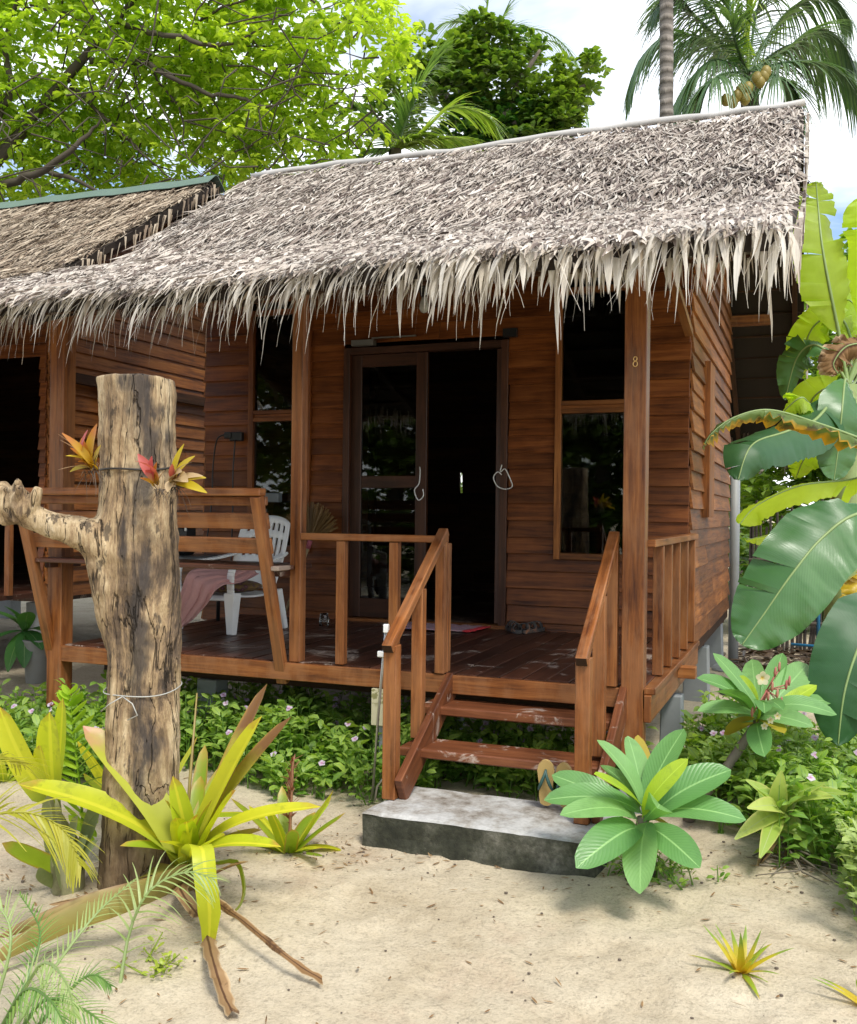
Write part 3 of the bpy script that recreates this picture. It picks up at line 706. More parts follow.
for j in range(41):
    three = [cat(c, j / 40) for c in cols_]; r_ = []
    for i in range(25):
        p = cat(three, i / 24); p = p + V3((.010 * math.sin(i * 1.1 + j * .12), -.012 * math.sin(i * .9 + j * .08 + 1), .008 * mnoise.noise(V3((i * .4, j * .2, 0)))))
        r_.append(p)
    rows.append(r_)
tw.grid(rows)
o = tag(tw.build('towel', plain('pink_cotton', (.60, .33, .31), .95, nscale=60, namt=.2), None, True, origin=C_(-.2, -.2, .42)), 'dusty pink towel draped over the arm of the white plastic chair', 'towel')
sm = o.modifiers.new('s', 'SOLIDIFY'); sm.thickness = .006
# low dark table with a black bag behind the bench
tb = thing('side_table', (-3.3, 1.25, 0), 'low dark grey table on the porch, half hidden behind the bench', 'table')
q = MB(); q.box((-3.72, .95, .46), (-3.02 - .25, 1.5, .485), 0); q.build('tabletop', plain('grey_laminate', (.10, .105, .11), .4), tb, bevel=.004)
for x in (-3.69, -3.32):
    for y in (.98, 1.46): q = MB(); q.tube([(x, y, 0), (x, y, .46)], .014, 8); q.build('leg', BLACK, tb, True)
bg_ = thing('carry_bag', (-3.47, 1.2, .487), 'black carry bag with pale curved handle on the low dark table', 'bag')
q = MB(); q.box((-3.58, 1.12, .487), (-3.38, 1.28, .70), 2); q.build('body', BLACK, bg_, bevel=.025)
q = MB(); q.tube([(-3.42 + .05 * math.cos(a), 1.12, .66 + .09 * math.sin(a)) for a in [math.pi * k / 10 for k in range(11)]], .008, 6); q.build('handle', WHITEP, bg_, True)
q = MB(); q.box((-3.27, 1.84, .875), (-3.05, 1.905, .945), 0)
tag(q.build('ledge_box', plain('grey_plastic', (.17, .20, .22), .45), origin=(-3.16, 1.9, .875), bevel=.006), 'small blue-grey box mounted at the narrow window behind the bench', 'box')
# socket
sk = thing('power_socket', (-3.45, 1.91, 1.36), 'black wall socket with two hanging cables left of the narrow window', 'socket')
q = MB(); q.box((-3.52, 1.885, 1.35), (-3.41, 1.93, 1.42), 0); q.box((-3.56, 1.87, 1.37), (-3.50, 1.92, 1.42), 0); q.build('plate', BLACK, sk, bevel=.006)
for a in ([(-3.55, 1.88, 1.40), (-3.62, 1.87, 1.36), (-3.66, 1.88, 1.15), (-3.67, 1.88, .85), (-3.72, 1.86, .40), (-3.70, 1.8, .02)], [(-3.46, 1.88, 1.36), (-3.47, 1.87, 1.1), (-3.475, 1.88, .8), (-3.49, 1.88, .3), (-3.5, 1.85, .02)]):
    q = MB(); q.tube([cat(a, k / 24) for k in range(25)], .006, 6); q.build('cable', BLACK, sk, True)
# bulb
lb = thing('light_bulb', (-1.62, 1.2, 2.14), 'unlit glass bulb in a black holder under the porch roof above the door', 'bulb')
zt = roofz_(1.2) - .1
q = MB(); q.tube([(-1.62, 1.2, zt), (-1.62, 1.2, 2.26)], .008, 6); q.tube([(-1.62, 1.2, 2.26), (-1.62, 1.2, 2.25), (-1.62, 1.2, 2.20)], [.05, .035, .022], 12); q.build('holder', BLACK, lb, True)
q = MB(); q.tube([(-1.62, 1.2, 2.2), (-1.62, 1.2, 2.18), (-1.62, 1.2, 2.15), (-1.62, 1.2, 2.12), (-1.62, 1.2, 2.10), (-1.62, 1.2, 2.095)], [.014, .02, .03, .031, .018, .004], 12); q.build('glass', plain('bulb_glass', (.55, .55, .52), .1), lb, True)
# broom
br = thing('broom', (-2.96, 1.85, 0), 'fan-shaped grass broom leaning bristles up against the porch wall', 'broom')
hb, ht = V3((-2.97, 1.80, .0)), V3((-2.79, 1.86, .56))
q = MB(); q.tube([hb, ht], [.010, .013], 8); q.build('handle', plain('cane', (.36, .27, .15), .6), br, True)
q = MB(); q.tube([ht - V3((.01, 0, .03)), ht + V3((.008, 0, .03))], [.018, .02], 8); q.build('binding', plain('pink_cord', (.45, .12, .16), .8), br, True)
q = MB()
for k in range(420):
    a = U(-1.05, 1.05); dd = V3((math.sin(a + .15), G(.04) , math.cos(a + .15) * .9 + .1)); q.blade(ht + V3((0, 0, .02)), dd, U(.22, .31) * (1 - .1 * abs(a)), .006, 3, .05, lambda t: .4 + .8 * t, 0, G(1))
q.build('bristles', leafmat('broom_straw', (.22, .13, .05), (.42, .27, .11), .1, (1, .9, .6)), br)
# jar
q = MB(); c0 = onz(324, 626, 0); q.tube([c0 + V3((0, 0, .002)), c0 + V3((0, 0, .06)), c0 + V3((0, 0, .075)), c0 + V3((0, 0, .09))], [.035, .035, .028, .028], 14)
tag(q.build('glass_jar', GLASS, None, True, origin=c0), 'small clear glass jar on the deck beside the broom', 'jar')
# mat, shoes
mt = MB(); A, B_, C2, D2 = V3((-1.98, 1.52, .006)), V3((-1.40, 1.55, .006)), V3((-1.36, 1.88, .006)), V3((-1.97, 1.88, .006))
mt.grid([[(A * (1 - i / 24) + B_ * (i / 24)) * (1 - j / 12) + (D2 * (1 - i / 24) + C2 * (i / 24)) * (j / 12) + V3((0, .008 * mnoise.noise(V3((i * .4, j * .4, 0))), .006 + .008 * mnoise.noise(V3((i * .5, j * .6, 3))))) for i in range(25)] for j in range(13)])
def m_mat():
    t = NT('rag_weave'); uv = t.uv(); st_ = t.noise(t.scale(uv, 6, 60, 1), 1.0, 3); c = t.ramp(st_, [(.3, (.06, .05, .10)), (.42, (.35, .30, .33)), (.55, (.45, .20, .22)), (.65, (.14, .16, .30))])
    sx_ = t.n('ShaderNodeSeparateXYZ', {0: uv}); c = t.mix(t.ramp(sx_.outputs[0], [(.90, 0.0), (.92, 1.0)]), c, (.50, .03, .04))
    return t.done(t.bsdf(c, .95))
o = tag(mt.build('door_mat', m_mat(), None, True, origin=(-1.7, 1.7, .004)), 'patterned rag doormat with red end lying before the open door', 'mat')
sm = o.modifiers.new('s', 'SOLIDIFY'); sm.thickness = .008; sm.offset = 1
def m_shoe():
    t = NT('dark_sandal'); c = t.ramp(t.noise(t.obj(), 28, 4), [(.35, (.02, .02, .022)), (.55, (.06, .055, .05)), (.65, (.30, .14, .08))]); return t.done(t.bsdf(c, .7))
SHOE = m_shoe()
def sandal(x, y, rz, lab):
    Mx = Matrix.Translation((x, y, .004)) @ Matrix.Rotation(rz, 4, 'Z'); t_ = thing('sandal', (x, y, 0), lab, 'sandal', 'pair of dark sandals by the door')
    q = MB(); rows = []
    prof = [(-.13, .018), (-.12, .032), (-.06, .034), (0, .036), (.06, .044), (.10, .040), (.125, .026), (.135, .01)]
    for zz_ in (0, .022): rows.append([])
    top = [Mx @ V3((w_, l, .024)) for l, w_ in prof] + [Mx @ V3((-w_, l, .024)) for l, w_ in reversed(prof)]
    bot = [Mx @ V3((w_, l, 0)) for l, w_ in prof] + [Mx @ V3((-w_, l, 0)) for l, w_ in reversed(prof)]
    it = [q.vert(p, .5) for p in top]; ib = [q.vert(p, .5) for p in bot]; n = len(it)
    q.face(it, [(0, 0)] * n); q.face(ib[::-1], [(0, 0)] * n)
    for k in range(n): q.face((ib[k], ib[(k + 1) % n], it[(k + 1) % n], it[k]), [(0, 0)] * 4)
    q.build('sole', SHOE, t_)
    for l in (.055, -.01, -.095):
        q = MB(); ww = .043 if l > 0 else .036
        arc = [Mx @ V3((ww * math.cos(a), l + .01 * math.sin(2 * a), .015 + .055 * math.sin(a))) for a in [math.pi * k / 8 for k in range(9)]]
        q.ribbon(arc, [.032] * 9, (Mx.to_3x3() @ V3((0, 1, 0))), 0); o = q.build('strap', SHOE, t_); sm = o.modifiers.new('s', 'SOLIDIFY'); sm.thickness = .006
sandal(-1.17, 1.80, .5, 'dark strappy sandal beside the door mat, the one nearer the mat')
sandal(-1.05, 1.83, -.3, 'dark strappy sandal against the wall, the one farther from the mat')
# flip-flops leaning on the lowest tread
def flip(c, lean_, rz, lab):
    Mx = Matrix.Translation(c) @ Matrix.Rotation(rz, 4, 'Z') @ Matrix.Rotation(-lean_, 4, 'X') @ Matrix.Scale(.84, 4)
    t_ = thing('flip_flop', c, lab, 'flip-flop', 'pair of flip-flops by the stairs')
    q = MB(); prof = [(.0, .012), (.012, .030), (.05, .036), (.10, .034), (.15, .040), (.19, .044), (.22, .036), (.24, .018), (.245, .004)]
    fr_ = [Mx @ V3((w_, 0, l)) for l, w_ in prof] + [Mx @ V3((-w_, 0, l)) for l, w_ in reversed(prof)]
    bk_ = [Mx @ V3((w_, .016, l)) for l, w_ in prof] + [Mx @ V3((-w_, .016, l)) for l, w_ in reversed(prof)]
    it = [q.vert(p, .5) for p in fr_]; ib = [q.vert(p, .5) for p in bk_]; n = len(it)
    q.face(it[::-1], [(0, 0)] * n, 0); q.face(ib, [(0, 0)] * n, 0)
    for k in range(n): q.face((it[k], it[(k + 1) % n], ib[(k + 1) % n], ib[k]), [(0, 0)] * 4, 0)
    q.build('sole', plain('tan_rubber', (.52, .36, .13), .7), t_)
    q = MB()
    for sx in (-1, 1): q.tube([cat([Mx @ V3((0, -.002, .195)), Mx @ V3((sx * .006, -.022, .17)), Mx @ V3((sx * .026, -.03, .12)), Mx @ V3((sx * .038, -.002, .085))], k / 8) for k in range(9)], [.005, .005, .006, .007, .008, .008, .007, .006, .004], 6)
    q.build('strap', plain('green_rubber', (.03, .09, .08), .5), t_, True)
flip(V3((-.335, -.52, -.455)), -.14, .12, 'yellow-tan flip-flop with green straps propped upright against the lowest tread')
flip(V3((-.25, -.51, -.46)), -.16, -.2, 'yellow-tan flip-flop half hidden behind the big front plumeria leaves')
# meter card on a stub post, steel rod with crook
ms = thing('card_post', (-1.27, -.12, GZ), 'low grey stub post carrying a cream card beside the stairs', 'marker post')
q = MB(); q.box((-1.315, -.12, GZ - .05), (-1.25, -.06, -.12), 2); q.build('post', CONC2, ms, bevel=.006)
def m_card():
    t = NT('cream_card'); o = t.obj(); n1 = t.ramp(t.noise(o, 48, 3, .6), [(.50, 0.0), (.56, 1.0)]); sx_ = t.n('ShaderNodeSeparateXYZ', {0: o})
    msk = t.math('MULTIPLY', n1, t.ramp(t.math('SUBTRACT', sx_.outputs[2], .43), [(.0, 0.0), (.03, 1.0)])); c = t.mix(msk, (.56, .52, .34), (.25, .24, .10)); return t.done(t.bsdf(c, .6))
q = MB(); q.box((-1.345, -.145, -.27), (-1.225, -.123, -.085), 2); q.build('card', m_card(), ms, bevel=.002)
rd = thing('steel_rod', (-1.20, -.55, GZ), 'thin steel rod with crook foot leaning on the left stair handrail', 'rod')
q = MB(); top_ = V3((-1.075, -.58, .30)); bot_ = onz(372, 802, GZ + .005); q.tube([bot_, bot_ * .5 + top_ * .5 + V3((-.004, 0, 0)), top_], .0065, 8); q.build('rod', STEEL, rd, True)
q = MB(); c1 = bot_ + V3((.0, 0, .0)); q.tube([c1 + V3((.018, -.01, .012)), c1 + V3((.03, -.008, .08)), c1 + V3((.055, -.005, .115)), c1 + V3((.08, 0, .09)), c1 + V3((.085, 0, .05))], .007, 8); q.build('crook', STEEL, rd, True)
q = MB(); m1 = bot_ * .16 + top_ * .84; q.box(m1 - V3((.03, .012, .014)), m1 + V3((.03, .012, .014)), 0); q.build('clamp', WHITEP, rd, bevel=.004); q = MB(); q.box(top_ - V3((.012, .012, .04)), top_ + V3((.012, .012, .0)), 2); q.build('clamp', WHITEP, rd, bevel=.004)

# ------------------------------------------------------------------ dead tree trunk with branch
random.seed(33)
def m_trunk():
    t = NT('weathered_trunk'); o = t.obj()
    dv = t.n('ShaderNodeTexNoise', {'Vector': t.scale(o, 1, 1, .6), 'Scale': 2.6, 'Detail': 1.0}).outputs['Color']
    wv = t.n('ShaderNodeVectorMath', {0: o, 1: t.scale(dv, .20, .20, .3)}, operation='ADD').outputs[0]
    a = t.noise(t.scale(wv, 5, 5, 1.25), 1.0, 9, .76, .3); b_ = t.noise(t.scale(wv, 55, 55, 3.0), 1.0, 6, .7); cc = t.noise(t.scale(o, 4, 4, 1.6), 1.0, 6, .7)
    fac = t.math('ADD', t.math('MULTIPLY', a, .55), t.math('ADD', t.math('MULTIPLY', b_, .17), t.math('MULTIPLY', cc, .28)))
    c = t.ramp(fac, [(.385, (.04, .032, .028)), (.445, (.15, .105, .07)), (.49, (.38, .265, .15)), (.54, (.60, .46, .28)), (.64, (.72, .61, .44))])
    gr = t.ramp(t.noise(t.scale(o, 5, 5, 2.2, ), 1.7, 8, .75, .4), [(.50, 0.0), (.60, .7)]); c = t.mix(gr, c, (.22, .15, .09))
    sp_ = t.ramp(t.noise(t.scale(o, 20, 20, 7), 1.0, 4, .7), [(.58, 0.0), (.64, 1.0)]); c = t.mix(t.math('MULTIPLY', sp_, .75), c, (.05, .04, .035))
    sep = t.n('ShaderNodeSeparateXYZ', {0: o})
    st_ = t.math('ADD', t.n('ShaderNodeVectorMath', {0: o, 1: (.931, .365, 0)}, operation='DOT_PRODUCT').outputs['Value'], t.math('MULTIPLY', t.math('SUBTRACT', t.noise(t.scale(o, 2, 2, 1.6), 1.6, 4, .6), .5), .34))
    band = t.math('MULTIPLY', t.ramp(st_, [(.0, 0.0), (.03, 1.0), (.075, 1.0), (.11, 0.0)]), t.ramp(t.noise(t.scale(o, 14, 14, 2.5), 1.0, 6, .7), [(.30, 0.0), (.52, .9)]))
    c = t.mix(band, c, (.065, .055, .05))
    cn_ = t.noise(t.scale(wv, 13, 13, .8), 1.0, 4, .55, .3); ck = t.ramp(t.math('ABSOLUTE', t.math('SUBTRACT', cn_, .5)), [(.0, 1.0), (.012, .0)]); c = t.mix(t.math('MULTIPLY', ck, .85), c, (.03, .022, .016))
    low = t.ramp(t.math('ADD', sep.outputs[2], t.math('MULTIPLY', a, .3)), [(.32, .75), (.62, 0.0)]); c = t.mix(low, c, (.13, .085, .05))
    return t.done(t.bsdf(c, .85, t.bump(t.math('SUBTRACT', t.math('ADD', t.math('MULTIPLY', a, 1.0), t.math('MULTIPLY', b_, .7)), t.math('MULTIPLY', ck, .6)), 1.0, .022), **{'Specular IOR Level': .2}))
TT = 3.66
TB = onz(141, 878, GZ)
tr = MB(); cps = []
for (py, xl, xr_) in ((905, 100, 180), (880, 100, 180), (840, 102, 180), (790, 103, 180), (740, 105, 180), (690, 107, 179), (650, 108, 179), (610, 105, 178), (580, 99, 177), (555, 94, 176), (530, 95, 175), (505, 101, 174), (480, 103, 174), (440, 101, 174), (400, 100, 174), (378, 99, 173)):
    z = at(140, py, TT).z; a, b2 = at(xl, py, TT), at(xr_, py, TT); cps.append(((a + b2) / 2, (b2 - a).length / 2))
NR = 90; rows = []
for k in range(NR + 1):
    x = k / NR * (len(cps) - 1); i = min(int(x), len(cps) - 2); f_ = x - i
    c_ = cat([c[0] for c in cps], k / NR); r_ = cps[i][1] * (1 - f_) + cps[i + 1][1] * f_
    row = []
    for j in range(65):
        a = 2 * math.pi * j / 64; n_ = V3((math.cos(a), math.sin(a), 0))
        dz_ = .016 * mnoise.noise(V3((n_.x * 2.2, n_.y * 2.2, c_.z * .9))) + .007 * mnoise.noise(V3((n_.x * 7, n_.y * 7, c_.z * 1.6)))
        row.append(c_ + n_ * (r_ * .985 + dz_) + V3((0, 0, (.006 * mnoise.noise(V3((a * 2, 1, 2)))) if k == NR else 0)))
    rows.append(row)
tr.grid(rows)
for row, fl in ((rows[0], False), (rows[-1], True)):
    cen = sum(row[:-1], V3()) / 64; tr.grid([row, [cen - V3((0, 0, .012))] * 65] if fl else [[cen] * 65, row])
# branch and broken knob as overlapping tubes
bpts = [at(138, 566, TT), at(108, 545, TT - .05), at(86, 535, TT - .08), at(63, 528, TT - .09), at(42, 522, TT - .09), at(25, 513, TT - .08), at(10, 505, TT - .07), at(3, 494, TT - .06), at(-1, 484, TT - .05)]
tr.tube(bpts, [.13, .10, .066, .052, .047, .050, .056, .044, .026], 24)
tr.tube([at(142, 650, TT), at(126, 606, TT - .02), at(110, 568, TT - .05), at(94, 550, TT - .08)], [.12, .112, .082, .045], 20)
tr.tube([at(140, 480, TT), at(124, 515, TT - .02), at(110, 535, TT - .05)], [.11, .095, .055], 20)
tr.tube([at(22, 512, TT - .1), at(33, 503, TT - .12), at(37, 492, TT - .13), at(38, 486, TT - .13)], [.055, .028, .022, .016], 14)
tr.tube([at(14, 505, TT - .07), at(20, 495, TT - .14), at(19, 486, TT - .16)], [.045, .02, .012], 12)
for k in range(11):
    a = at(U(0, 24), U(495, 518), TT - .07); b2 = a + V3((G(.022), -U(.02, .05), G(.03))); tr.tube([a, b2, b2 + V3((G(.02), -.01, G(.02)))], [.035, .018, .009], 9)
tr.tube([at(6, 510, TT - .07), at(-8, 504, TT - .02), at(-16, 498, TT)], [.05, .04, .02], 12)
o = tr.build('tree_trunk', m_trunk(), None, True, origin=TB)
rm = o.modifiers.new('r', 'REMESH'); rm.mode = 'VOXEL'; rm.voxel_size = .0075; rm.use_smooth_shade = True
sm = o.modifiers.new('sm', 'SMOOTH'); sm.iterations = 5; sm.factor = .5
tx = bpy.data.textures.new('bark_relief', 'CLOUDS'); tx.noise_scale = .07; tx.noise_depth = 4
dm = o.modifiers.new('d', 'DISPLACE'); dm.texture = tx; dm.strength = .016; dm.mid_level = .5
tag(o, 'bleached dead tree trunk with one knobbly side branch standing in the sand before the porch', 'tree trunk')
def trunk_ring(py, tilt=0.0):
    x = [i for i in range(len(cps))]; 
    c_, r_ = min(cps, key=lambda c: abs((512 - (c[0] - CAM).dot(up) / (c[0] - CAM).dot(fw) * F) - py)); z = at(140, py, TT).z
    return V3((c_.x, c_.y, z)), r_
for py, lab, mt_, rr in ((468, 'dark wire tied round the trunk holding the air plants', plain('dark_wire', (.03, .025, .02), .6), .004), (687, 'thin pale wire looped round the lower trunk above the yellow bromeliad', plain('pale_wire', (.45, .45, .42), .5), .0022)):
    c_, r_ = trunk_ring(py); q = MB()
    q.tube([c_ + V3((math.cos(a) * (r_ + .006), math.sin(a) * (r_ + .006), .012 * math.sin(a * 1) + .004 * math.sin(3 * a))) for a in [2 * math.pi * k / 40 for k in range(41)]], rr, 6, cap=False)
    if py > 600:
        fx_ = c_ + V3((.02, -r_ - .008, -.01)); q.tube([fx_, fx_ + V3((-.05, -.01, -.03)), fx_ + V3((-.09, -.005, -.06))], rr, 5); q.tube([fx_, fx_ + V3((.05, -.008, -.02)), fx_ + V3((.07, -.005, -.06)), fx_ + V3((.03, -.008, -.08))], rr, 5)
    tag(q.build('wire', mt_, None, True, origin=c_ - V3((0, 0, .02))), lab, 'wire')

# ------------------------------------------------------------------ bromeliads and small plants
def strap(t): return min(1, (t * 6 + .55)) * (1 if t < .55 else max(.03, math.sqrt(max(0, 1 - ((t - .55) / .45) ** 2))))
def lance(t): return max(.03, math.sin(math.pi * min(1, (t * .92 + .06))) ** .8)
def obov(t): return .07 + .3 * t if t < .1 else max(.03, math.sin(math.pi * (.06 + .94 * ((t - .1) / .9)) ** 1.3) ** .52)
BROM = leafmat('bromeliad_yellow', (.44, .58, .03), (.72, .70, .04), .45, (1.35, 1.35, .35), tip=(.50, .25, .06), tip0=.88, base=(.34, .42, .06), rib=(.68, .68, .05), ribw=.10, spots=(.32, .36, .03), spotamt=.5)
BROM_PINK = leafmat('bromeliad_pink', (.42, .48, .06), (.56, .54, .07), .3, (1.2, 1.2, .5), tip=(.58, .30, .20), tip0=.76)
BROM_G = leafmat('bromeliad_green', (.20, .31, .02), (.40, .48, .035), .3, tip=(.45, .30, .06), tip0=.8, edge=(.36, .22, .04))
BROM_TAN = leafmat('bromeliad_tan', (.30, .21, .07), (.36, .30, .09), .2, (1.1, 1, .5), edge=(.22, .12, .04), tip=(.25, .15, .06), tip0=.7)
DRY = leafmat('dry_leaf', (.24, .13, .055), (.42, .28, .14), .15, (1, .8, .5), edge=(.55, .42, .26), spots=(.07, .035, .018), spotamt=.8, rib=(.10, .05, .025), ribw=.10, rough=.65, gloss=.2)
BT = 3.55
bc = onz(190, 888, GZ); bc.z = GZ + gh(bc.x, bc.y)
def leaf_px(mb, base, tip, t, W, bulge, mi=0, var=None, nrm=None, prof=strap, fold=.42, n=12):
    mb.leafto(base, at(tip[0], tip[1], t), W, bulge, prof, nrm if nrm is not None else (0, -.35, 1), n, fold, var, mi)
bro = thing('bromeliad', bc, 'large yellow-green bromeliad with long strap leaves at the foot of the trunk', 'bromeliad')
b_ = MB(); B0 = at(191, 862, BT)
L = [((83, 726), 3.62, .125, .10, 1, .5), ((18, 784), 3.50, .115, .12, 0, .7), ((267, 684), 3.75, .07, .05, 6, .3), ((291, 717), 3.68, .075, .06, 6, .2), ((262, 716), 3.55, .11, .03, 0, .95),
     ((173, 776), 3.45, .075, .03, 0, .35), ((201, 776), 3.75, .07, .02, 3, .6), ((321, 807), 3.45, .075, .16, 0, .9), ((281, 847), 3.35, .07, .14, 0, .4), ((120, 846), 3.40, .06, .10, 3, .5), ((105, 806), 3.8, .08, .1, 3, .3),
     ((176, 818), 3.38, .075, .04, 0, .8), ((196, 815), 3.36, .07, .05, 0, .9), ((186, 822), 3.32, .07, .06, 0, .2), ((230, 760), 3.85, .08, .05, 3, .5), ((150, 760), 3.85, .08, .05, 3, .5), ((236, 790), 3.4, .085, .05, 0, .7), ((212, 800), 3.42, .06, .05, 3, .8), ((165, 800), 3.45, .07, .06, 3, .9), ((248, 740), 3.6, .07, .04, 2, .5), ((225, 835), 3.30, .05, .08, 0, .5), ((160, 842), 3.32, .05, .10, 0, .8), ((262, 830), 3.5, .05, .12, 4, .5), ((205, 745), 3.9, .06, .03, 3, .2)]
for tp, t, W, bu, mi, va in L: leaf_px(b_, B0 + V3((G(.012), G(.012), U(-.05, .0))), tp, t, W, bu, mi, va)
# front leaf folding over, long low leaves, dry leaves on the sand
fp = [B0, at(192, 850, 3.38), at(202, 848, 3.24), at(206, 880, 3.18), at(210, 915, 3.17), at(208, 955, 3.19)]
pts = [cat(fp, k / 14) for k in range(15)]; b_.ribbon(pts, [.075 * (strap(k / 14) if k > 11 else 1) for k in range(15)], rt.copy(), -.2, None, .6, 0)
fp = [B0 + V3((0, 0, -.05)), gpx(150, 893, .16), gpx(90, 912, .14), gpx(40, 934, .10), gpx(-12, 962, .05)]
pts = [cat(fp, k / 16) for k in range(17)]; sd_ = (V3((.25, .45, .85))).normalized(); b_.ribbon(pts, [.11 * max(.15, strap(k / 16)) for k in range(17)], sd_, -.25, None, .35, 4)
fp = [B0 + V3((0, 0, -.04)), gpx(150, 886, .18), gpx(90, 901, .17), gpx(40, 920, .13), gpx(0, 936, .1)]
pts = [cat(fp, k / 16) for k in range(17)]; b_.ribbon(pts, [.06 * max(.15, strap(k / 16)) for k in range(17)], sd_, -.3, None, .4, 2)
fp = [B0 + V3((0, .03, -.06)), gpx(130, 888, .06), gpx(90, 896, .04), gpx(50, 904, .03)]
pts = [cat(fp, k / 12) for k in range(13)]; b_.ribbon(pts, [.05 * max(.15, strap(k / 12)) for k in range(13)], V3((.3, .9, .3)).normalized(), -.3, None, .8, 5)
b_.leafto(at(175, 870, 3.5), at(105, 897, 3.6), .09, .10, lance, (0, -.3, 1), 10, .3, .6, 4)
fp = [at(214, 862, 3.5), at(238, 860, 3.42), gpx(246, 887, .10), gpx(241, 906, .04), gpx(232, 914, .02)]
pts = [cat(fp, k / 12) for k in range(13)]; b_.ribbon(pts, [.06 * max(.2, strap(k / 12)) for k in range(13)], V3((.5, -.6, .5)).normalized(), -.3, None, .4, 3)
fp = [B0 + V3((.02, -.02, -.08)), gpx(235, 915, .08), gpx(270, 943, .06), gpx(300, 966, .03), gpx(322, 979, .015)]
pts = [cat(fp, k / 16) for k in range(17)]; b_.ribbon(pts, [.040 * (1 - .3 * k / 16) * U(.75, 1.25) for k in range(17)], V3((-.4, .6, .5)).normalized(), .5, None, .25, 5)
fp = [at(207, 935, 3.16), gpx(214, 964, .08), gpx(222, 990, .03), gpx(232, 1011, .015)]
pts = [cat(fp, k / 12) for k in range(13)]; b_.ribbon(pts, [.05 * (1 - .2 * k / 12) * U(.75, 1.2) for k in range(13)], (rt + V3((0, 0, .25))).normalized(), .9, None, .6, 5)
fp = [B0 + V3((-.01, -.03, -.06)), gpx(180, 888, .10), gpx(190, 905, .06), gpx(200, 917, .03)]
pts = [cat(fp, k / 8) for k in range(9)]; b_.ribbon(pts, [.055] * 9, rt.copy(), .4, None, .7, 5)
b_.leafto(at(208, 880, 3.45), at(248, 862, 3.35), .05, .05, lance, None, 6, .4, .5, 5)
b_.build('leaves', [BROM, BROM_PINK, BROM_TAN, BROM_G, leafmat('bromeliad_low', (.26, .20, .06), (.34, .34, .06), .2, (1.1, 1.1, .4), tip=(.30, .20, .08), edge=(.28, .20, .05)), DRY, leafmat('bromeliad_browntip', (.42, .42, .04), (.56, .48, .05), .3, (1.3, 1.2, .4), tip=(.20, .10, .04), tip0=.55, edge=(.34, .20, .04))], bro, True)
q = MB(); q.tube([bc - V3((0, 0, .05)), B0 + V3((0, 0, -.02))], [.055, .05], 10); q.tube([at(186, 840, BT - .05), at(190, 780, BT), at(197, 693, BT + .05)], [.006, .006, .003], 6); q.build('stalk', BROM_TAN, bro, True)

def rosette(name, base, n, L0, L1, W, el0, el1, mats, label, cat_, droop=.8, prof=strap, height=0.0, spread=1.0, mi=None, group=None, tilt=V3((0, 0, 0)), fold=.25):
    base = V3(base); t_ = thing(name, base, label, cat_, group); q = MB()
    for k in range(n):
        f_ = k / max(1, n - 1); az = k * 2.39996 + G(.2); el = el0 + (el1 - el0) * f_ + G(.1); L = (L0 + (L1 - L0) * f_) * U(.85, 1.15)
        d = V3((math.cos(az) * math.cos(el), math.sin(az) * math.cos(el), math.sin(el))) + tilt
        q.blade(base + V3((math.cos(az) * W * .25, math.sin(az) * W * .25, height * (.3 + .7 * f_))), d, L, W * U(.8, 1.15), 8, droop * (1 - .6 * f_) * U(.6, 1.3), prof, fold, 0, None, (mi(k) if mi else 0), .015)
    q.build('leaves', mats, t_, True); return t_
random.seed(5)
# left bromeliad with swollen grey-green base
lbm = thing('bromeliad', gp(-1.85, -1.66), 'upright yellow bromeliad with swollen pale base left of the trunk', 'bromeliad')
c0 = onz(66, 893, GZ); lbm.location = c0; lbm['_o'] = c0
T2 = 3.62; b_ = MB(); C0 = at(68, 855, T2)
for tp, bs_, t, W, bu, mi, va in (((0, 707), (52, 800), 3.55, .10, .12, 0, .9), ((50, 712), (55, 800), 3.6, .11, .02, 0, .7), ((63, 698), (54, 790), 3.62, .065, -.04, 0, .5), ((40, 745), (52, 800), 3.5, .09, .0, 0, .9), ((101, 790), (80, 870), 3.55, .06, .03, 1, .6), ((100, 812), (78, 875), 3.5, .055, .05, 1, .2), ((98, 840), (76, 880), 3.45, .045, .08, 1, .4), ((2, 843), (60, 868), 3.45, .06, .05, 2, .5), ((37, 871), (62, 885), 3.4, .045, .08, 1, .7), ((48, 795), (58, 870), 3.5, .07, .03, 1, .9), ((78, 815), (68, 870), 3.5, .06, .03, 1, .8), ((88, 835), (70, 880), 3.48, .06, .04, 1, .5), ((55, 840), (66, 885), 3.4, .08, .05, 1, .7)):
    b_.leafto(at(bs_[0], bs_[1], T2), at(tp[0], tp[1], t), W, bu, strap, (0, -.8, .5), 10, .3, va, mi)
b_.build('leaves', [BROM, leafmat('grey_green_leaf', (.16, .21, .10), (.30, .34, .17), .2, spots=(.30, .33, .2), spotamt=.4), BROM_G], lbm, True)
q = MB(); q.tube([at(68, 897, T2), at(68, 888, T2), at(67, 865, T2), at(64, 845, T2), at(56, 815, T2), at(52, 780, T2)], [.05, .06, .062, .055, .022, .02], 14); q.build('bulb', leafmat('pale_sheath', (.26, .27, .14), (.34, .33, .2), .1, spots=(.14, .13, .07), spotamt=.5), lbm, True)
# tall yellow leaf cluster behind the trunk
rosette('bromeliad', gp(-2.02, -1.10), 7, .55, .45, .085, .7, 1.35, [BROM], 'yellow bromeliad rising directly behind the left edge of the trunk', 'bromeliad', .5)
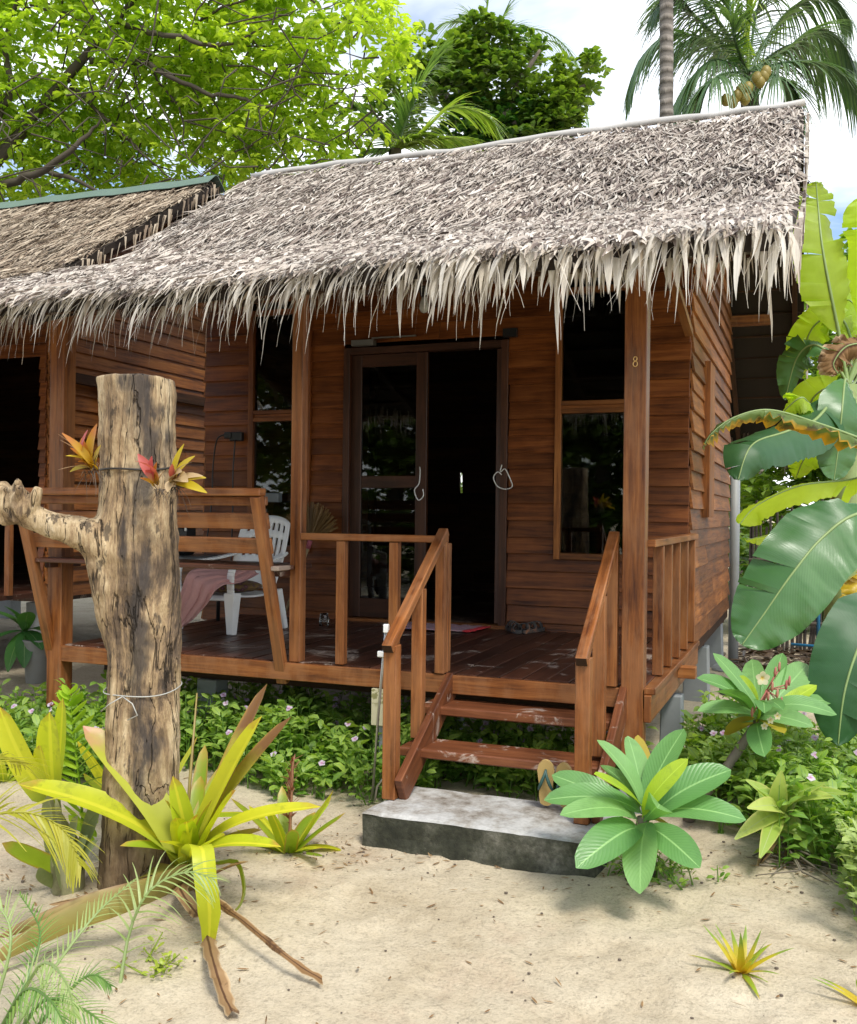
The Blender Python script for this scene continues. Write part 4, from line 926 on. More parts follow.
# small bromeliad with a red flower spike
bs = rosette('bromeliad', gp(*onz(289, 856, GZ).xy), 16, .26, .30, .062, .25, 1.25, [BROM_G, BROM], 'small green bromeliad with a faded red flower spike between trunk and concrete step', 'bromeliad', 1.0, mi=lambda k: k % 2)
q = MB(); s0 = V3(bs.location)
for k in range(70):
    f_ = R(); q.blade(s0 + V3((.01 * f_, 0, .12 + .26 * f_)), V3((G(.7), G(.7), .8)), U(.03, .06), .009, 3, .3, lance, .2)
q.tube([s0, s0 + V3((.012, 0, .38))], .007, 6); q.build('flower_spike', leafmat('faded_red', (.28, .09, .05), (.42, .24, .13), .2, (1.2, .8, .5)), bs)
# little yellow bromeliad in the open sand
BROM_Y = leafmat('bromeliad_gold', (.50, .46, .03), (.64, .50, .04), .35, (1.3, 1.2, .4), base=(.58, .40, .03), tip=(.22, .34, .05), tip0=.5)
rosette('bromeliad', gp(*onz(741, 975, GZ).xy), 17, .17, .15, .030, .2, 1.2, [BROM_Y, BROM_G], 'small golden-yellow bromeliad alone in the open sand', 'bromeliad', .6, prof=lambda t: max(.03, (1 - t) ** .7), mi=lambda k: 1 if k < 5 else 0)
rosette('bromeliad', gp(*onz(4, 782, GZ).xy), 10, .26, .22, .05, .3, 1.2, [BROM], 'small yellow-green bromeliad at the left edge of the sand', 'bromeliad', .9)
rosette('bromeliad', gp(*onz(868, 1012, GZ).xy), 9, .17, .15, .03, .2, 1.1, [BROM_Y], 'tiny yellow bromeliad at the lower right edge of the sand', 'bromeliad', .6, prof=lambda t: max(.03, (1 - t) ** .7))
# epiphytes tied to the trunk
AIR = leafmat('air_orange', (.55, .28, .03), (.58, .42, .03), .35, (1.3, 1.1, .4), tip=(.50, .20, .05), tip0=.6)
AIRP = leafmat('air_pink', (.55, .10, .10), (.55, .16, .12), .3, (1.3, .9, .6), base=(.5, .35, .05))
AIRY = leafmat('air_yellow', (.55, .42, .02), (.6, .45, .05), .35, (1.3, 1.2, .4), base=(.45, .28, .10))
for nm, c_, tips, lab in (('bromeliad', (94, 468, 3.5), [((62, 433), 0, .03), ((70, 448), 0, .035), ((82, 438), 0, .045), ((97, 424), 0, .05), ((101, 445), 2, .035), ((66, 456), 2, .035), ((60, 440), 3, .012), ((58, 470), 3, .012), ((78, 462), 0, .04), ((88, 430), 1, .04), ((70, 472), 2, .03), ((58, 434), 3, .008)], 'orange air-growing bromeliad tied to the left side of the trunk'),
                          ('bromeliad', (158, 486, 3.45), [((138, 454), 1, .04), ((135, 461), 1, .028), ((152, 456), 1, .035), ((157, 462), 0, .03), ((146, 470), 1, .03), ((140, 478), 0, .02), ((165, 470), 3, .02)], 'pink air-growing bromeliad tied to the front of the trunk'),
                          ('bromeliad', (175, 484, 3.47), [((184, 444), 2, .03), ((195, 456), 2, .04), ((206, 478), 2, .035), ((207, 493), 2, .035), ((192, 462), 3, .012), ((172, 464), 1, .03), ((182, 472), 4, .045), ((188, 482), 4, .05), ((168, 492), 4, .04), ((203, 476), 4, .03)], 'yellow air-growing bromeliad tied to the right side of the trunk')):
    cc = at(*c_); t_ = thing(nm, cc, lab, 'bromeliad', None); q = MB()
    for tp, mi, W in tips: q.leafto(cc + V3((G(.006), G(.006), G(.006))), at(tp[0], tp[1], c_[2] - U(.02, .12)), W, U(.05, .2), lance if mi != 3 else (lambda t: 1 - t * .9), (0, -.7, .6), 7, .35, None, mi)
    for k in range(26): q.blade(cc + V3((G(.012), G(.012), -.01)), V3((G(.8), -.5 + G(.4), -.3 + G(.5))), U(.04, .13), .004, 4, 1.2, lambda t: 1 - t * .8, 0, 0, None, 5, .08)
    q.build('leaves', [AIR, AIRP, AIRY, DRY, leafmat('air_cream' , (.50, .34, .18), (.58, .46, .28), .25, (1.1, 1, .6)), plain('root_fibre', (.09, .065, .045), .9)], t_, True)

# ------------------------------------------------------------------ ferns and palm fronds on the left
def frond(mb, pts, n, Lf, Wf, droop=.5, el=.0, mi=0, prof=None, ang=1.0, rach=.006, var=None, rmi=None, up_=V3((0, 0, 1)), basefrac=.12, npt=4):
    P = [cat(pts, k / n) for k in range(n + 1)]
    mb.tube(P[::2], [max(.0015, rach * (1 - .8 * k / n)) for k in range(0, n + 1, 2)], 5, .4, mi if rmi is None else rmi, cap=False)
    for k in range(int(n * basefrac), n + 1):
        t = k / n; d = (P[min(k + 1, n)] - P[max(k - 1, 0)]).normalized(); sd = d.cross(up_).normalized()
        L = Lf * (math.sin(math.pi * min(1, .12 + t * .80)) ** .7) * U(.88, 1.1); a_ = ang * (1 - .55 * t)
        for s_ in (-1, 1):
            dd = d * math.cos(a_) + sd * (s_ * math.sin(a_)) + up_ * (el + G(.06)); dd.normalize()
            mb.blade(P[k] + d * U(-.5, .5) * (0.4 * Lf / n), dd, L, Wf, npt, droop * U(.7, 1.3), prof or (lambda t: 1 - t * .85), .15, G(.15), var, mi, .02)
FERN = leafmat('fern_green', (.10, .22, .05), (.26, .40, .10), .35)
FERNP = leafmat('fern_pale', (.30, .40, .14), (.42, .50, .24), .35)
PALMY = leafmat('palm_yellow', (.36, .36, .03), (.50, .46, .08), .35)
random.seed(11)
fb = onz(18, 1040, GZ); fr_ = thing('fern', fb, 'feathery pale green fern fronds at the lower left corner', 'fern'); q = MB()
fp_list = [([at(5, 1035, 2.6), at(30, 970, 2.7), at(40, 930, 2.8), at(20, 895, 2.95)], 34, .10), ([at(10, 1035, 2.55), at(60, 960, 2.65), at(100, 910, 2.75), at(135, 880, 2.9)], 34, .10),
           ([at(15, 1040, 2.5), at(45, 1000, 2.45), at(85, 1010, 2.4), at(115, 1035, 2.35)], 30, .09), ([at(5, 1030, 2.5), at(40, 965, 2.45), at(65, 980, 2.35), at(75, 1015, 2.3)], 30, .09),
           ([at(0, 1030, 2.5), at(25, 990, 2.4), at(50, 1000, 2.3), at(66, 1028, 2.25)], 30, .09), ([at(-10, 1020, 2.6), at(10, 950, 2.65), at(5, 915, 2.7), at(-20, 895, 2.7)], 30, .10), ([at(30, 1035, 2.5), at(75, 985, 2.5), at(95, 975, 2.5), at(110, 985, 2.5)], 26, .06)]
for i, (P, n, L) in enumerate(fp_list): frond(q, P, int(n * .85), L * .9, .006, .5, 0, i % 2, up_=V3((.1, -.6, .8)).normalized())
q.build('fronds', [FERN, FERNP], fr_)
pf = thing('palm_seedling', onz(-60, 900, GZ), 'yellowish palm frond reaching in at the left edge', 'palm'); q = MB()
frond(q, [onz(-60, 900, GZ), at(-30, 830, 3.0), at(20, 812, 3.05), at(62, 828, 3.08), at(80, 862, 3.05)], 30, .20, .014, .7, 0, 0, up_=V3((.1, -.6, .8)).normalized())
frond(q, [onz(-60, 900, GZ), at(-40, 800, 3.1), at(-5, 760, 3.2), at(20, 760, 3.3)], 26, .2, .014, .7, 0, 0, up_=V3((.1, -.6, .8)).normalized())
q.build('fronds', PALMY, pf)
wf = thing('palm_seedling', onz(120, 1000, GZ), 'thin white-green palm frond curving over the bromeliad foot', 'palm'); q = MB()
frond(q, [onz(120, 985, GZ), at(130, 930, 3.0), at(150, 890, 3.02), at(185, 872, 3.05), at(212, 878, 3.05)], 20, .16, .010, .9, 0, 0, up_=V3((.0, -.7, .7)).normalized())
q.build('fronds', FERNP, wf)
zz_ = thing('fern', onz(82, 850, GZ), 'single upright fern frond with broad paired leaflets behind the left bromeliad', 'fern'); q = MB()
frond(q, [onz(84, 850, GZ), at(81, 800, 3.75), at(75, 745, 3.72), at(70, 694, 3.7)], 19, .13, .05, .35, 0, 0, lambda t: max(.05, math.sin(math.pi * (.1 + .9 * t)) ** .6), 1.25, .007, up_=V3((.2, -1, .25)).normalized(), basefrac=.2, npt=5)
q.build('frond', leafmat('broad_fern', (.26, .44, .03), (.44, .60, .06), .42), zz_)
# potted plant by the neighbour's porch
pt = thing('potted_plant', (-5.0, .55, GZ), 'dark leafy plant in a pale pot by the neighbouring porch', 'potted plant')
pc = onz(36, 684, GZ); pt.location = pc; pt['_o'] = pc
q = MB(); q.tube([pc, pc + V3((0, 0, .02)), pc + V3((0, 0, .34)), pc + V3((0, 0, .36)), pc + V3((0, 0, .36)), pc + V3((0, 0, .30))], [.07, .08, .10, .11, .095, .09], 18); q.build('pot', plain('pale_pot', (.33, .33, .31), .8), pt, True)
LEAF_D = leafmat('dark_glossy_leaf', (.05, .18, .04), (.12, .30, .07), .25, rib=(.2, .32, .12), veins=.15, vfreq=24)
q = MB(); tdep = (pc - CAM).dot(fw); c_ = pc + V3((-.12, 0, .42))
q.tube([pc + V3((0, 0, .3)), c_], [.02, .015], 6, mi=1)
for tp in ((4, 606), (28, 612), (46, 632), (24, 668), (-15, 610), (8, 672), (-20, 650), (42, 650), (14, 615)): q.leafto(c_, at(tp[0], tp[1], tdep - U(0, .3)), .14, .12, lance, None, 8, .2, None, 0)
q.build('leaves', [LEAF_D, plain('green_stem', (.12, .2, .06), .6)], pt, True)

# ------------------------------------------------------------------ plumerias
random.seed(15)
def m_plum(name, a, b): return leafmat(name, a, b, .3, (1.3, 1.5, .5), rib=tuple(x * 1.05 + .02 for x in b), ribw=.035, veins=.2, vfreq=60, rough=.36, spots=(.07, .16, .05), spotamt=.2)
PLUM = m_plum('plumeria_leaf', (.13, .31, .09), (.25, .46, .16)); PLUMY = m_plum('plumeria_young', (.34, .50, .02), (.44, .56, .04)); PLUMO = leafmat('plumeria_old', (.38, .34, .03), (.42, .28, .03), .3)
BARK = plain('plant_bark', (.20, .17, .13), .85, nscale=30)
p1b = onz(648, 878, GZ); p1b.z = GZ + gh(p1b.x, p1b.y)
t_ = thing('plumeria', p1b, 'large-leaved plumeria in the sand in front of the right stair rail', 'plumeria'); q = MB(); T = 3.66; C0 = at(642, 822, T)
for (tx_, ty), dt, W, bu, mi in (((597, 740), .10, .105, .10, 0), ((628, 736), .22, .10, .08, 0), ((684, 729), .12, .12, .08, 0), ((688, 759), -.10, .075, .12, 1), ((731, 770), -.02, .125, .14, 0), ((746, 820), -.12, .12, .16, 0), ((700, 868), -.30, .115, .10, 0), ((640, 894), -.34, .125, .12, 0), ((576, 868), -.28, .12, .14, 0), ((544, 800), -.02, .105, .16, 0), ((552, 775), .12, .10, .14, 0), ((594, 774), -.16, .07, .10, 1), ((657, 808), -.42, .09, .16, 0), ((560, 815), -.2, .10, .16, 0), ((705, 795), .2, .10, .14, 0), ((638, 735), .3, .08, .05, 2), ((690, 845), .1, .09, .1, 2), ((602, 765), .26, .09, .08, 0)):
    q.leafto(C0 + V3((G(.012), G(.012), U(-.03, .04))), at(tx_, ty, T + dt), W * U(.98, 1.15), bu * U(.7, 1.5), obov, (rt * G(.35) - fw * U(.2, .7) + V3((0, 0, .75))), 18, U(.1, .3), None, mi, .03)
q.build('leaves', [PLUM, PLUMY, PLUMO], t_, True)
q = MB(); q.tube([p1b - V3((0, 0, .05)), p1b + V3((0, 0, .1)), C0 - V3((0, 0, .03)), C0 + V3((0, 0, .02))], [.034, .03, .028, .018], 10); q.build('stem', BARK, t_, True)
p2b = onz(685, 822, GZ); p2b.z = GZ + gh(p2b.x, p2b.y)
t_ = thing('plumeria', p2b, 'flowering plumeria with slanting stem behind the front plumeria', 'plumeria'); q = MB(); T = 4.35; C0 = at(757, 722, T)
for (x_, y_), dt, W, bu, mi in (((395, 42), .1, .115, .1, 0), ((343, 122), .0, .11, .14, 0), ((392, 168), -.25, .075, .16, 0), ((345, 228), -.1, .09, .16, 0), ((520, 62), .3, .10, .06, 0), ((618, 42), .25, .09, .08, 0), ((698, 78), .25, .12, .1, 0), ((728, 145), .05, .07, .12, 1), ((480, 115), -.2, .07, .1, 1), ((780, 192), .1, .085, .12, 0), ((792, 240), -.1, .10, .16, 0), ((718, 278), -.2, .085, .16, 0), ((560, 375), -.25, .10, .10, 0), ((430, 300), .1, .08, .1, 2), ((625, 300), -.2, .07, .14, 2), ((470, 250), .2, .1, .12, 0), ((650, 200), .3, .1, .1, 0), ((560, 235), -.35, .08, .2, 0), ((620, 225), -.32, .07, .2, 0)):
    q.leafto(C0 + V3((G(.015), G(.015), U(-.02, .03))), at(590 + x_ / 3.21, 640 + y_ / 3.21, T + dt), W * 1.05, bu * U(.7, 1.5), obov, (rt * G(.35) - fw * U(.2, .7) + V3((0, 0, .8))), 12, U(.1, .3), None, mi, .03)
q.build('leaves', [PLUM, PLUMY, PLUMO], t_, True)
q = MB(); q.tube([p2b - V3((0, 0, .05)), at(700, 800, T - .05), at(725, 770, T), at(742, 745, T), C0], [.026, .024, .022, .02, .016], 10); q.build('stem', BARK, t_, True)
FC = at(767, 690, T - .1); q = MB(); q.tube([C0, FC], [.008, .006], 6)
budpts = [at(x_, y_, T - .12) for x_, y_ in ((775, 675), (779, 670), (772, 690), (777, 697), (786, 688), (789, 684), (781, 705), (768, 700), (752, 715))]
BUD = leafmat('pink_bud', (.45, .14, .12), (.50, .24, .16), .2, (1, .8, .7)); FRANGI = leafmat('frangipani_petal', (.62, .58, .42), (.66, .62, .36), .3, (1, 1, .8), base=(.60, .42, .04))
for a in budpts: q.tube([FC, a], [.003, .003], 5)
q.build('flower_stalk', BUD, t_, True)
for a in budpts:
    q = MB(); q.tube([a - V3((0, 0, .008)), a + V3((0, 0, .008)), a + V3((.002, 0, .028)), a + V3((.003, 0, .036))], [.003, .007, .005, .002], 7); q.build('bud', BUD, t_, True)
for fx_, fy_ in ((762, 678), (770, 720), (777, 716), (764, 726)):
    fc = at(fx_, fy_, T - .18); q = MB()
    for k in range(5):
        a = k * 1.2566 + .3; d_ = (rt * math.cos(a) + up * math.sin(a) - fw * .35).normalized(); q.leafto(fc, fc + d_ * (.034 if fy_ < 700 else .018), .026 if fy_ < 700 else .012, .1, obov, -fw, 5, .1, U(.3, .8), 0)
    q.build('flower', FRANGI, t_, True)
# pale shrub
DRAC = leafmat('pale_shrub_leaf', (.32, .46, .08), (.52, .60, .15), .35, rib=(.40, .48, .2), edge=(.50, .50, .16), spots=(.15, .26, .04), spotamt=.4)
sb = onz(782, 868, GZ); sb.z = GZ + gh(sb.x, sb.y)
t_ = thing('pale_shrub', sb, 'pale yellow-green broad-leaved shrub right of the front plumeria', 'shrub'); q = MB(); T = 4.0; C0 = at(780, 812, T)
for k, (x_, y_) in enumerate(((500, 450), (465, 640), (505, 540), (592, 698), (615, 420), (665, 440), (755, 460), (785, 505), (770, 545), (790, 605), (748, 712), (690, 690), (540, 480), (720, 520), (680, 560), (560, 620), (640, 480), (600, 560), (660, 600), (720, 640), (545, 700), (830, 495))):
    q.leafto(at(780 + G(4), 812 + U(-8, 14), T + G(.03)), at(590 + x_ / 3.21, 640 + y_ / 3.21, T + G(.13) - .05), .075, U(.1, .25), lance, (-fw * .6 + V3((0, 0, .7)) + rt * G(.2)), 8, .2, None, 0)
for x_, y_ in ((535, 730), (560, 690), (700, 775), (640, 760), (690, 720)): q.leafto(at(778, 830, T), at(590 + x_ / 3.21, 640 + y_ / 3.21, T - .1), .045, -.1, lance, None, 6, .5, None, 1)
q.build('leaves', [DRAC, DRY], t_, True)
q = MB(); q.tube([sb - V3((0, 0, .03)), C0], [.018, .012], 8)
for k in range(12): q.tube([C0 * .4 + sb * .6 + V3((G(.02), G(.02), 0)), sb + V3((G(.12), -abs(G(.10)), U(.0, .04))), sb + V3((G(.2), -abs(G(.16)), .004))], [.006, .004, .002], 5)
q.build('stems', BARK, t_, True)

# ------------------------------------------------------------------ periwinkle ground cover and small shrubs
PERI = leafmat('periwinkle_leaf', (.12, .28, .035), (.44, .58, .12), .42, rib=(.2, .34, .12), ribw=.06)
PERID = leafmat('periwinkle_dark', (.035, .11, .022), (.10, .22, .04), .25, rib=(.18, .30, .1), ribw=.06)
PETAL = leafmat('periwinkle_petal', (.52, .36, .52), (.66, .62, .66), .2, (1, 1, 1), base=(.45, .12, .30))
def cover(name, sites, label, cat_, kind, mats, Ls=(.04, .085), hmax=.4, flowers=.05, origin=None, dens=26):
    q = MB()
    for (x, y, hs) in sites:
        b0 = gp(x, y); h_ = hs * U(.55, 1.05); top = b0 + V3((G(.05), G(.05), h_))
        q.tube([b0, top], [.004, .002], 4, .2, 0, cap=False)
        for k in range(int(dens * (.4 + .6 * h_ / hmax))):
            f_ = R() ** .75; az = U(0, 6.283); p = b0.lerp(top, f_) + V3((math.cos(az), math.sin(az), 0)) * U(0, .035)
            el = U(-.15, .9); d = V3((math.cos(az) * math.cos(el), math.sin(az) * math.cos(el), math.sin(el)))
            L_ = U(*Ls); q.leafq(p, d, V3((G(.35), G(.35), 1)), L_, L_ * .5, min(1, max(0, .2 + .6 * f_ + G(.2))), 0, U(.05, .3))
        if R() < flowers:
            fc = top + V3((0, 0, .02))
            for k in range(5):
                a = k * 1.2566; nn = V3((G(.3), -.6, .8)).normalized(); sx = nn.cross(V3((0, 0, 1))).normalized(); sy = sx.cross(nn); d = sx * math.cos(a) + sy * math.sin(a)
                q.leafto(fc, fc + d * .02, .019, .0, obov, nn, 3, 0, R(), 1)
    o = q.build(name, mats, None, True, origin=origin)
    tag(o, label, cat_, None, kind); return o
random.seed(42)
sites = []
while len(sites) < 640:
    x, y = U(-3.3, -.15), U(-.5, 1.0)
    if y < -.34 + .25 * mnoise.noise(V3((x * 1.5, 0, 0))) + (.0 if x > -2.2 else .12): continue
    if x > -1.05 and (y < .05): continue
    if y > .75 and R() < .7: continue
    sites.append((x, y, (.37 if x < -1.2 else .29) * (1 + .3 * mnoise.noise(V3((x * 2.3, y * 2.3, 5)))) * max(.35, min(1, (y + .62) / .5))))
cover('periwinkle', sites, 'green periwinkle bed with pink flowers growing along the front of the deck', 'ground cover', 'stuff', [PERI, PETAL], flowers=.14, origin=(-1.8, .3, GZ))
sites = []
while len(sites) < 900:
    x, y = U(.12, 2.3), U(-.75, 2.0)
    if x < .3 + .25 * max(0, -y) and y < .1: continue
    if y < -.35 - .5 * max(0, x - .9) - .18 * (x > .62) + .2 * mnoise.noise(V3((x * 2, 3, 0))): continue
    if y > 1.25 + .2 * mnoise.noise(V3((x * 2, 1, 0))): continue
    sites.append((x, y, .32 * (1 + .3 * mnoise.noise(V3((x * 2.3, y * 2.3, 9))))))
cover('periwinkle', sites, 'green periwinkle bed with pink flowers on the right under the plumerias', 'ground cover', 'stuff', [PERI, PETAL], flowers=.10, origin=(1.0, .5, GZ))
sites = [(U(-4.7, -2.6) , U(-.75, .2), .30) for _ in range(330)]
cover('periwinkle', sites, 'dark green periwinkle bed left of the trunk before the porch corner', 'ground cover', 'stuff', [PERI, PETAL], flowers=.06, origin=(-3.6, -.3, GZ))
bb = onz(872, 930, GZ)
sites = [(bb.x + .10 + G(.09) , bb.y + G(.12) + .05, .40) for _ in range(44)]
cover('bush', sites, 'light green small-leaved bush at the lower right edge', 'bush', 'thing', [leafmat('bush_leaf', (.26, .38, .10), (.50, .60, .24), .38), PETAL], (.03, .055), .46, 0, (bb.x, bb.y, GZ), 80)
sites = [(p1b.x + G(.12), p1b.y - .02 + G(.06), .10) for _ in range(26)]
cover('seedlings', sites, 'sprinkle of tiny seedlings around the foot of the front plumeria', 'seedlings', 'stuff', [PERI, PETAL], (.018, .035), .1, .0, (p1b.x, p1b.y, GZ), 14)
s0 = onz(155, 975, GZ)
cover('seedlings', [(s0.x + G(.035), s0.y + G(.03), .05) for _ in range(9)], 'small yellow-green seedlings in the sand before the large bromeliad', 'seedlings', 'stuff', [leafmat('seedling_lime', (.3, .42, .04), (.45, .5, .08), .3), PETAL], (.015, .03), .05, 0, (s0.x, s0.y, GZ), 10)
# litter on the sand
random.seed(77); q = MB()
for k in range(900):
    x, y = U(-2.4, 1.6), U(-2.6, -.1)
    if k > 480: cx_, cy_ = random.choice(((-1.6, -1.5), (-1.9, -1.8), (.6, -.5), (-.9, -.95), (.2, -.75), (-1.2, -1.0))); x, y = cx_ + G(.22), cy_ + G(.16)
    p = gp(x, y, .004); s_ = abs(G(.003)) + .002
    if k % 3 == 0: q.ball(p, s_, 6, R(), 0, (1, .8, .6))
    else: q.blade(p + V3((0, 0, .003)), V3((G(1), G(1), .1)), U(.012, .05), U(.003, .011), 3, .2, lance, .3, 0, R(), 1)
tag(q.build('leaf_litter', [plain('pebble', (.14, .11, .085), .9), DRY], None, origin=(-.3, -1.4, GZ)), 'scattered dry leaf bits and grit lying on the sand', 'litter', None, 'stuff')
# stones beside the hut corner
random.seed(9)
for k, (px_, py_, r_, lab) in enumerate(((693, 668, .085, 'grey rubble stone closest to the porch side beam'), (707, 660, .10, 'broad grey rubble stone beside the hut footing'), (722, 668, .075, 'flat grey rubble stone below the footing'), (711, 678, .07, 'small brown-grey stone in front of the rubble'), (730, 690, .09, 'tan rounded stone at the edge of the periwinkle bed'), (700, 650, .07, 'pale grey stone wedged under the wall'), (719, 654, .06, 'small pale stone at the back of the rubble'))):
    p = onz(px_, py_, GZ + .03); q = MB(); rows = []
    for a in range(9):
        th = math.pi * a / 8; rows.append([])
        for b2 in range(15):
            ph = 2 * math.pi * b2 / 14; d = V3((math.sin(th) * math.cos(ph), math.sin(th) * math.sin(ph), math.cos(th) * .6))
            rr = r_ * (1 + .45 * mnoise.noise(d * 1.4 + V3((k * 5, 0, 0)))); rows[-1].append(p + d * rr)
    q.grid(rows, flip=True)
    tag(q.build('rubble_stone', CONC2 if k % 3 else BARK, None, origin=p), lab, 'stone', 'rubble stones by the hut corner')

# ------------------------------------------------------------------ pipes and fence on the right
q = MB(); pb = V3((.03, 5.17, GZ - .05)); q.tube([pb, V3((.03, 5.17, 1.45))], .048, 14)
tag(q.build('drain_pipe', plain('grey_pvc', (.36, .38, .39), .5), None, True, origin=pb), 'grey plastic drain pipe standing at the back corner of number 8', 'pipe')
bpn = onz(818, 662, GZ); wp = thing('water_pipe', bpn, 'thin blue water pipe in front of the dark fence', 'pipe')
q = MB(); q.tube([bpn, bpn + V3((0, 0, 1.25))], .017, 8); q.tube([bpn + V3((-.25, 0, .16)), bpn + V3((.5, 0, .14))], .014, 8); q.build('riser', plain('blue_pvc', (.02, .16, .32), .45), wp, True)
random.seed(4); q = MB(); fy = 6.3
fe = thing('bamboo_fence', (1.5, fy, GZ), 'dark weathered bamboo fence behind the banana plants', 'fence')
x = .10
while x < 4.6:
    q.tube([(x, fy + G(.02), GZ), (x + G(.02), fy + G(.03), .0), (x + G(.05), fy + G(.03), .80 + G(.14))], [.018, .017, .013], 6); x += U(.03, .055)
q.build('poles', plain('dark_bamboo', (.055, .045, .035), .8, nscale=20), fe)
q = MB()
for z in (-.3, .35): q.tube([(.10, fy - .05, z), (4.6, fy - .05, z + .03)], .02, 6)
q.build('rail', plain('dark_bamboo_rail', (.07, .055, .04), .8), fe)

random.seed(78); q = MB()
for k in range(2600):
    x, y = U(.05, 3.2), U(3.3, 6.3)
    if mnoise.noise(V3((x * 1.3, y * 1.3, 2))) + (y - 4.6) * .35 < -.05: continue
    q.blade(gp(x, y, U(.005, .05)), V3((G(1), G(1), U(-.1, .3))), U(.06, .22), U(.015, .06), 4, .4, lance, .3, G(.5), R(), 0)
tag(q.build('leaf_mulch', leafmat('mulch', (.05, .032, .02), (.13, .085, .05), .05), None, origin=(1.2, 5, GZ)), 'mulch of fallen leaves, darkened for canopy shade, before the bamboo fence', 'litter', None, 'stuff')  # real leaf debris, its dark brown also carrying the canopy's shade
# ------------------------------------------------------------------ banana plants
BAN = leafmat('banana_leaf', (.045, .14, .035), (.095, .23, .06), .18, (1.2, 1.5, .4), veins=.3, vfreq=260, rib=(.13, .26, .13), ribw=.0, rough=.3, gloss=.7, spots=(.09, .17, .06), spotamt=.35)
BANL = leafmat('banana_bright', (.40, .58, .05), (.54, .70, .09), .6, (1.5, 1.5, .4), veins=.15, vfreq=300, rib=(.3, .46, .12), ribw=.0, rough=.4)  # backlit glow is put into this bright leaf colour
BAND = leafmat('banana_dark', (.025, .095, .03), (.05, .14, .045), .2, (1, 1.4, .5), veins=.2, vfreq=300, rib=(.1, .2, .1), ribw=.0)
BANO = leafmat('banana_withering', (.10, .18, .04), (.16, .24, .05), .3, (1.3, 1.2, .4), edge=(.75, .38, .02), spots=(.05, .03, .02), spotamt=.7)
BANY = leafmat('banana_yellow', (.52, .36, .02), (.58, .42, .03), .35, (1.3, 1.1, .4), spots=(.2, .10, .02), spotamt=.6)
RIB = leafmat('banana_rib', (.26, .38, .14), (.34, .44, .18), .15)
def bprof(t): return max(.02, min(1, (t / .2) ** .7) * (1 if t < .45 else max(0, 1 - ((t - .45) / .55) ** 2.1) ** .8))
def banana_leaf(root, pts, W, mat, nrm, droop=.35, t0=.0, tear=.12, ripple=.02, rib=.016, n=56, asym=(1, 1), smooth=True):
    P = [cat(pts, k / n) for k in range(n + 1)]; nrm = V3(nrm)
    q = MB()
    for s_ in (-1, 1):
        rows = []; dj = 0; va = U(.2, .8); 
        def flush(rows):
            if len(rows) > 1:
                I = [[q.vert(p, va) for p, _ in r_] for r_ in rows]
                for a in range(len(rows) - 1):
                    for b2 in range(5):
                        f_ = (I[a][b2], I[a][b2 + 1], I[a + 1][b2 + 1], I[a + 1][b2]); uvv = (rows[a][b2][1], rows[a][b2 + 1][1], rows[a + 1][b2 + 1][1], rows[a + 1][b2][1])
                        if s_ < 0: f_ = f_[::-1]; uvv = uvv[::-1]
                        q.face(f_, uvv, 0)
        for k in range(n + 1):
            t = k / n
            if t < t0: continue
            tt = (t - t0) / (1 - t0); d = (P[min(k + 1, n)] - P[max(k - 1, 0)]).normalized()
            nn = (nrm - d * nrm.dot(d)).normalized(); sd = d.cross(nn) * s_
            w_ = W / 2 * bprof(tt) * asym[0 if s_ < 0 else 1]
            def row(dr):
                r_ = []
                for j in range(6):
                    u_ = j / 5; th = dr * (.35 + .65 * u_)
                    p = P[k] + (sd * math.cos(th) - nn * math.sin(th)) * (w_ * u_) + d * (w_ * .28 * u_) + nn * (ripple * u_ * mnoise.noise(V3((t * 16, u_ * 2, s_ * 3 + W * 9))) + ripple * .35 * u_ * math.sin(t * 190))
                    r_.append((p, (.5 + s_ * .5 * u_, tt)))
                return r_
            rows.append(row(droop + dj))
            if R() < tear and 0.08 < tt < .95:
                flush(rows); dj = G(.22); rows = [row(droop + dj)]
        flush(rows)
    q.tube(P, [max(.003, rib * (1 - .8 * k / n)) for k in range(n + 1)], 7, .5, 1)
    return q.build('leaf', [mat, RIB], root, smooth)
random.seed(19)
# nearer plant just out of frame on the right, its leaves reach in
s1 = onz(985, 800, GZ)
bn = thing('banana_plant', s1, 'banana plant at the right edge with a huge hanging green leaf and a browning one', 'banana plant', None)
T = 5.0; hub = at(960, 520, 5.2)
q = MB(); q.tube([s1, (s1 + hub) / 2 + V3((.03, 0, 0)), hub], [.13, .11, .07], 14); q.build('trunk', leafmat('pseudostem', (.20, .26, .10), (.28, .30, .12), .1, spots=(.14, .09, .05), spotamt=.6), bn, True)
tow = -fw
banana_leaf(bn, [hub, at(905, 512, 5.0), at(857, 514, 4.8), at(822, 538, 4.75), at(792, 574, 4.7), at(764, 614, 4.7), at(742, 645, 4.7)], .43, BAN, tow + up * .45 - rt * .25, .18, .28, .07, .03, .011, asym=(1, .95))
banana_leaf(bn, [hub, at(920, 460, 5.2), at(870, 442, 5.3), at(820, 424, 5.3), at(770, 410, 5.25), at(735, 417, 5.2), at(712, 433, 5.15), at(703, 448, 5.12)], .25, BANO, V3((0, -.5, 1)) , 1.1, .15, .14, .05, .010, asym=(.35, 1))
banana_leaf(bn, [hub, at(915, 600, 4.8), at(885, 610, 4.6), at(862, 640, 4.45), at(845, 690, 4.4), at(838, 745, 4.4)], .36, BAND, tow + rt * -.3 + up * .2, .25, .3, .05, .02, .014)
banana_leaf(bn, [hub, at(900, 470, 5.6), at(850, 480, 5.9), at(800, 486, 6.0), at(758, 505, 6.1), at(740, 524, 6.1)], .36, BANL, tow * .5 + up, .5, .2, .06, .02, .012)
